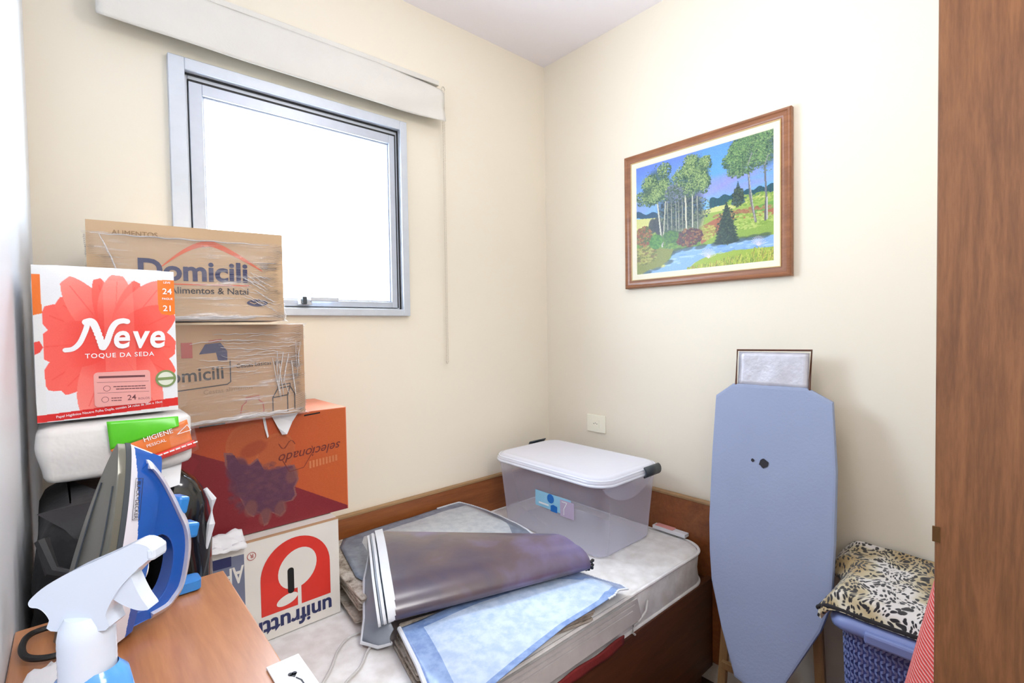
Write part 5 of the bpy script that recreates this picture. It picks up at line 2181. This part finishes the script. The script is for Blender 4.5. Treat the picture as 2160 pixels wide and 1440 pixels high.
g = G(M['board'])
board_mesh(g, outl, -0.012, 0.006, None)
cvr = g.obj('board_cover', ib, smooth=True, angle=0.5)
g = G(M['palewood'])
board_mesh(g, [(-1.144 + (a + 1.144) * 0.95, 0.72 + (b - 0.72) * 0.98) for a, b in outl], 0.0065, 0.018, None)
g.obj('board_panel', ib)
bt = Matrix(((0, 0, -1, 0), (-1, 0, 0, 0), (0, 1, 0, 0), (0, 0, 0, 1)))
g = G(M['blackink'], M['paperwhite'])
for yy, zz, r_ in ((-1.128, 0.940, 0.0145), (-1.092, 0.944, 0.0055)):
    tfh = Matrix.Translation((bx(zz) - 0.0140, yy, zz)) @ bt @ Matrix.Rotation(-0.212, 4, 'X')
    pts = [(r_ * (1 + 0.14 * math.sin(k * 2.3)) * math.cos(2 * PI * k / 16), r_ * (1 + 0.14 * math.sin(k * 1.7)) * math.sin(2 * PI * k / 16)) for k in range(16)]
    g.flat(pts, M['blackink'], tfh)
g.obj('burn_hole', ib)
g = G(M['foil'])
patch_v = []
for i in range(13):
    for j in range(9):
        u, v = i / 12, j / 8
        y = -1.016 - 0.224 * u
        z_ = 1.188 + 0.116 * v
        patch_v.append((-0.080 + 0.012 * v - 0.003 * noise.noise((y * 18, z_ * 18, 0)), y, z_))
g.add(patch_v, [(i * 9 + j, i * 9 + j + 9, i * 9 + j + 10, i * 9 + j + 1) for i in range(12) for j in range(8)])
g.obj('iron_rest', ib, smooth=True, solid=0.003)
g = G(M['beddark'])
g.tube([(-0.083, -1.010, 1.185), (-0.070, -1.010, 1.309), (-0.070, -1.247, 1.313), (-0.083, -1.244, 1.185)], 0.004, 6)
g.obj('rest_frame', ib)
for (ya, yb, za, zb_) in ((-1.020, -0.985, 0.78, 0.0), (-1.265, -1.315, 0.78, 0.0)):
    g = G(M['palewood'])
    top, bot = Vector((bx(za) + 0.045, ya, za)), Vector((-0.165, yb, zb_))
    g.add([top + Vector(a) for a in ((-.009, -.014, 0), (.009, -.014, 0), (.009, .014, 0), (-.009, .014, 0))] + [bot + Vector(a) for a in ((-.009, -.014, 0), (.009, -.014, 0), (.009, .014, 0), (-.009, .014, 0))],
          [(0, 1, 2, 3), (7, 6, 5, 4), (0, 4, 5, 1), (1, 5, 6, 2), (2, 6, 7, 3), (3, 7, 4, 0)])
    g.obj('leg', ib, bevel=0.002)
g = G(M['palewood'])
g.box((-0.175, -1.300, 0.20), (-0.157, -0.995, 0.225))
g.obj('cross_bar', ib, bevel=0.002)
g = G(M['palewood'])
g.box((-0.268, -1.19, 0.235), (-0.165, -1.11, 0.255))
g.obj('brace', ib, bevel=0.002)

# ------------------------------------------------------------------ laundry basket and blanket
lb = thing('laundry_basket', (-0.235, -1.515, 0), 'lavender-blue woven plastic laundry basket with lid beside the ironing board', 'basket')
bX0, bX1, bY0, bY1 = -0.405, -0.050, -1.668, -1.398


def bwall(x0, y0, x1, y1, tp):
    return x0, y0, x1, y1


g = G(M['basket'])
rows = []
for ins, z_ in ((0.045, 0.003), (0.030, 0.012), (0.012, 0.52), (0.008, 0.628)):
    rows.append([(x, y, z_) for x, y in rrect(bX0 + ins + .008, bY0 + ins, bX1 - ins, bY1 - ins - 0.006, 0.04, 6)])
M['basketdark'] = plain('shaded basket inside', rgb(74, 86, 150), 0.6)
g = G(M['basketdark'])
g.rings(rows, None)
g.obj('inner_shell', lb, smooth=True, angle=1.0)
g = G(M['basket'])
# woven strands: small slanted bars laid over the shell in rows and columns
loop = dense_line(rrect(bX0 + .008, bY0, bX1, bY1 - .006, 0.04, 6), 0.0115)
cxm, cym = (bX0 + bX1) / 2, (bY0 + bY1) / 2
rowsz = [0.02 + 0.0128 * k for k in range(47)]
for ri, z_ in enumerate(rowsz):
    ins = 0.030 - 0.022 * (z_ / 0.62)
    for k, (x, y) in enumerate(loop):
        # only the sides that can be seen: towards -x and towards +y
        if x > -0.30 and y < -1.45:
            continue
        x2, y2 = loop[(k + 1) % len(loop)]
        f_ = 1 - ins / 0.16
        ax_, ay_ = cxm + (x - cxm) * f_, cym + (y - cym) * f_
        bx_, by_ = cxm + (x2 - cxm) * f_, cym + (y2 - cym) * f_
        nx_, ny_ = (by_ - ay_), -(bx_ - ax_)
        L = math.hypot(nx_, ny_) or 1
        nx_, ny_ = nx_ / L * 0.0035, ny_ / L * 0.0035
        s_ = 0.004 if ri % 2 else -0.004
        mx_, my_ = (bx_ - ax_) * 0.92, (by_ - ay_) * 0.92
        h_ = 0.0075
        g.add([(ax_ + nx_ * .3, ay_ + ny_ * .3, z_ - s_), (ax_ + mx_ + nx_ * .3, ay_ + my_ + ny_ * .3, z_ + s_), (ax_ + mx_ + nx_ * .3, ay_ + my_ + ny_ * .3, z_ + h_ + s_), (ax_ + nx_ * .3, ay_ + ny_ * .3, z_ + h_ - s_),
               (ax_ + mx_ / 2 + nx_, ay_ + my_ / 2 + ny_, z_ + .0), (ax_ + mx_ / 2 + nx_, ay_ + my_ / 2 + ny_, z_ + h_)],
              [(0, 4, 5, 3), (4, 1, 2, 5)])
g.obj('woven_side', lb)
g = G(M['basket'])
rows = []
lidr = [(0.012, 0.622), (0.002, 0.628), (0.0, 0.640), (0.006, 0.656), (0.020, 0.662)]
for ins, z_ in lidr:
    rows.append([(x, y, z_) for x, y in rrect(bX0 - 0.010 + ins, bY0 + ins, bX1 + .012 - ins, bY1 + 0.012 - ins, 0.045, 7)])
g.rings(rows, None)
g.obj('lid', lb, smooth=True, angle=1.0)
g = G(M['basket'])
g.box((bX0 - 0.022, -1.630, 0.622), (bX0 - 0.004, -1.470, 0.650))
g.obj('lid_lip', lb, bevel=0.006)

bk = thing('leopard_blanket', (-0.22, -1.50, 0.663), 'folded leopard-print fleece blanket on top of the laundry basket', 'blanket')
g = G(M['leopard'])
nX, nY = 40, 44
x0_, x1_, y0_, y1_ = -0.398, -0.012, -1.676, -1.372


def yskew(x, f_):
    t_ = min(1, max(0, (x + 0.19) / 0.07))
    return 0.050 * t_ * t_ * (3 - 2 * t_) * f_ * f_


def blz(x, y):
    z_ = 0.704 + 0.007 * noise.noise((x * 8, y * 8, 1)) + 0.006 * noise.noise((x * 20, y * 20, 2))
    e = max(0, (y - (-1.406)) / 0.034)
    z_ -= 0.034 * e ** 2
    e2 = max(0, (-0.372 - x) / 0.02)
    z_ -= 0.022 * e2 ** 2
    e3 = max(0, (x + 0.10) / 0.09)
    z_ += 0.012 * e3
    return z_


vs = []
for i in range(nX + 1):
    x = x0_ + (x1_ - x0_) * i / nX
    for j in range(nY + 1):
        y = y0_ + (y1_ - y0_) * j / nY
        vs.append((x, y + yskew(x, j / nY), blz(x, y)))
top_n = len(vs)
fs = [(i * (nY + 1) + j, (i + 1) * (nY + 1) + j, (i + 1) * (nY + 1) + j + 1, i * (nY + 1) + j + 1) for i in range(nX) for j in range(nY)]
g.add(vs, fs)
# rounded folded side towards the room
for (pts_) in ([[(x0_ - 0.010 * math.sin(PI * k / 8), y0_ + (y1_ - y0_) * j / nY, blz(x0_, y0_ + (y1_ - y0_) * j / nY) * (1 - k / 8) + 0.668 * (k / 8)) for k in range(9)] for j in range(nY + 1)],
               [[(x0_ + (x1_ - x0_) * i / nX, y1_ + yskew(x0_ + (x1_ - x0_) * i / nX, 1) + 0.010 * math.sin(PI * k / 8), blz(x0_ + (x1_ - x0_) * i / nX, y1_) * (1 - k / 8) + 0.640 * (k / 8)) for k in range(9)] for i in range(nX + 1)]):
    vv = [p for r in pts_ for p in r]
    g.add(vv, [(i * 9 + k, (i + 1) * 9 + k, (i + 1) * 9 + k + 1, i * 9 + k + 1) for i in range(len(pts_) - 1) for k in range(8)])
g.obj('fleece', bk, smooth=True, angle=1.4, weld=True)
g = G(M['blanketedge'])
g.tube(smooth_path([(x0_ + 0.0, y0_, 0.672), (x0_ - 0.004, -1.55, 0.671), (x0_ - 0.004, -1.44, 0.671), (x0_ + 0.0, -1.389, 0.670), (x0_ + 0.01, -1.364, 0.655), (x0_ + 0.04, -1.356, 0.640), (-0.25, -1.360, 0.637), (-0.19, -1.360, 0.637)]), 0.0055, 8)
g.obj('dark_hem', bk, smooth=True)

# red woven cloth hanging by the door frame
hk = thing('red_towel', (-0.62, -1.66, 0.30), 'red and white woven cloth hanging in front of the basket beside the door frame', 'cloth')
g = G(M['redweave'])
vs = []
n1, n2 = 34, 26
for j in range(n2 + 1):
    v = j / n2
    z_ = 1.03 - 0.80 * v
    spread = 0.012 + 0.185 * v ** 0.85
    for i in range(n1 + 1):
        u = i / n1
        a = u * PI
        # half-cone of gathered cloth against the front wall
        y = YF + 0.012 + spread * math.sin(a) * (0.82 + 0.10 * math.sin(u * 22 + v * 2) * v)
        x = -0.62 - math.cos(a) * spread * 1.0
        vs.append((x, y, z_))
g.add(vs, [(j * (n1 + 1) + i, j * (n1 + 1) + i + 1, (j + 1) * (n1 + 1) + i + 1, (j + 1) * (n1 + 1) + i) for j in range(n2) for i in range(n1)])
g.obj('hanging_cloth', hk, smooth=True, angle=1.4, solid=0.004)
g = G(M['brass'])
g.tube([(-0.62, YF + 0.001, 1.045), (-0.62, YF + 0.02, 1.045), (-0.62, YF + 0.026, 1.055)], 0.004, 8)
g.obj('wall_hook', hk, smooth=True)

PART_LABELS = {'iron_rest': 'silvery metal rest at the top', 'soleplate': 'grey soleplate', 'burn_hole': 'dark burn hole in the cover',
               'clip_handle': 'dark grey clip handle', 'screw_collar': 'white collar', 'bottle_body': 'blue bottle', 'turned_flap': 'grey turned-out flap',
               'white_hem': 'white hem at the left end', 'torn_paper': 'torn white paper scrap', 'buckle': 'bronze buckle', 'dark_hem': 'dark hem',
               'stretch_wrap': 'clear stretch wrap', 'label_sticker': 'printed label', 'handle': 'blue handle', 'lid': 'lid'}
for o in bpy.data.objects:
    base = o.name.split('.')[0]
    if o.parent is not None and base in PART_LABELS:
        o['label'] = PART_LABELS[base]
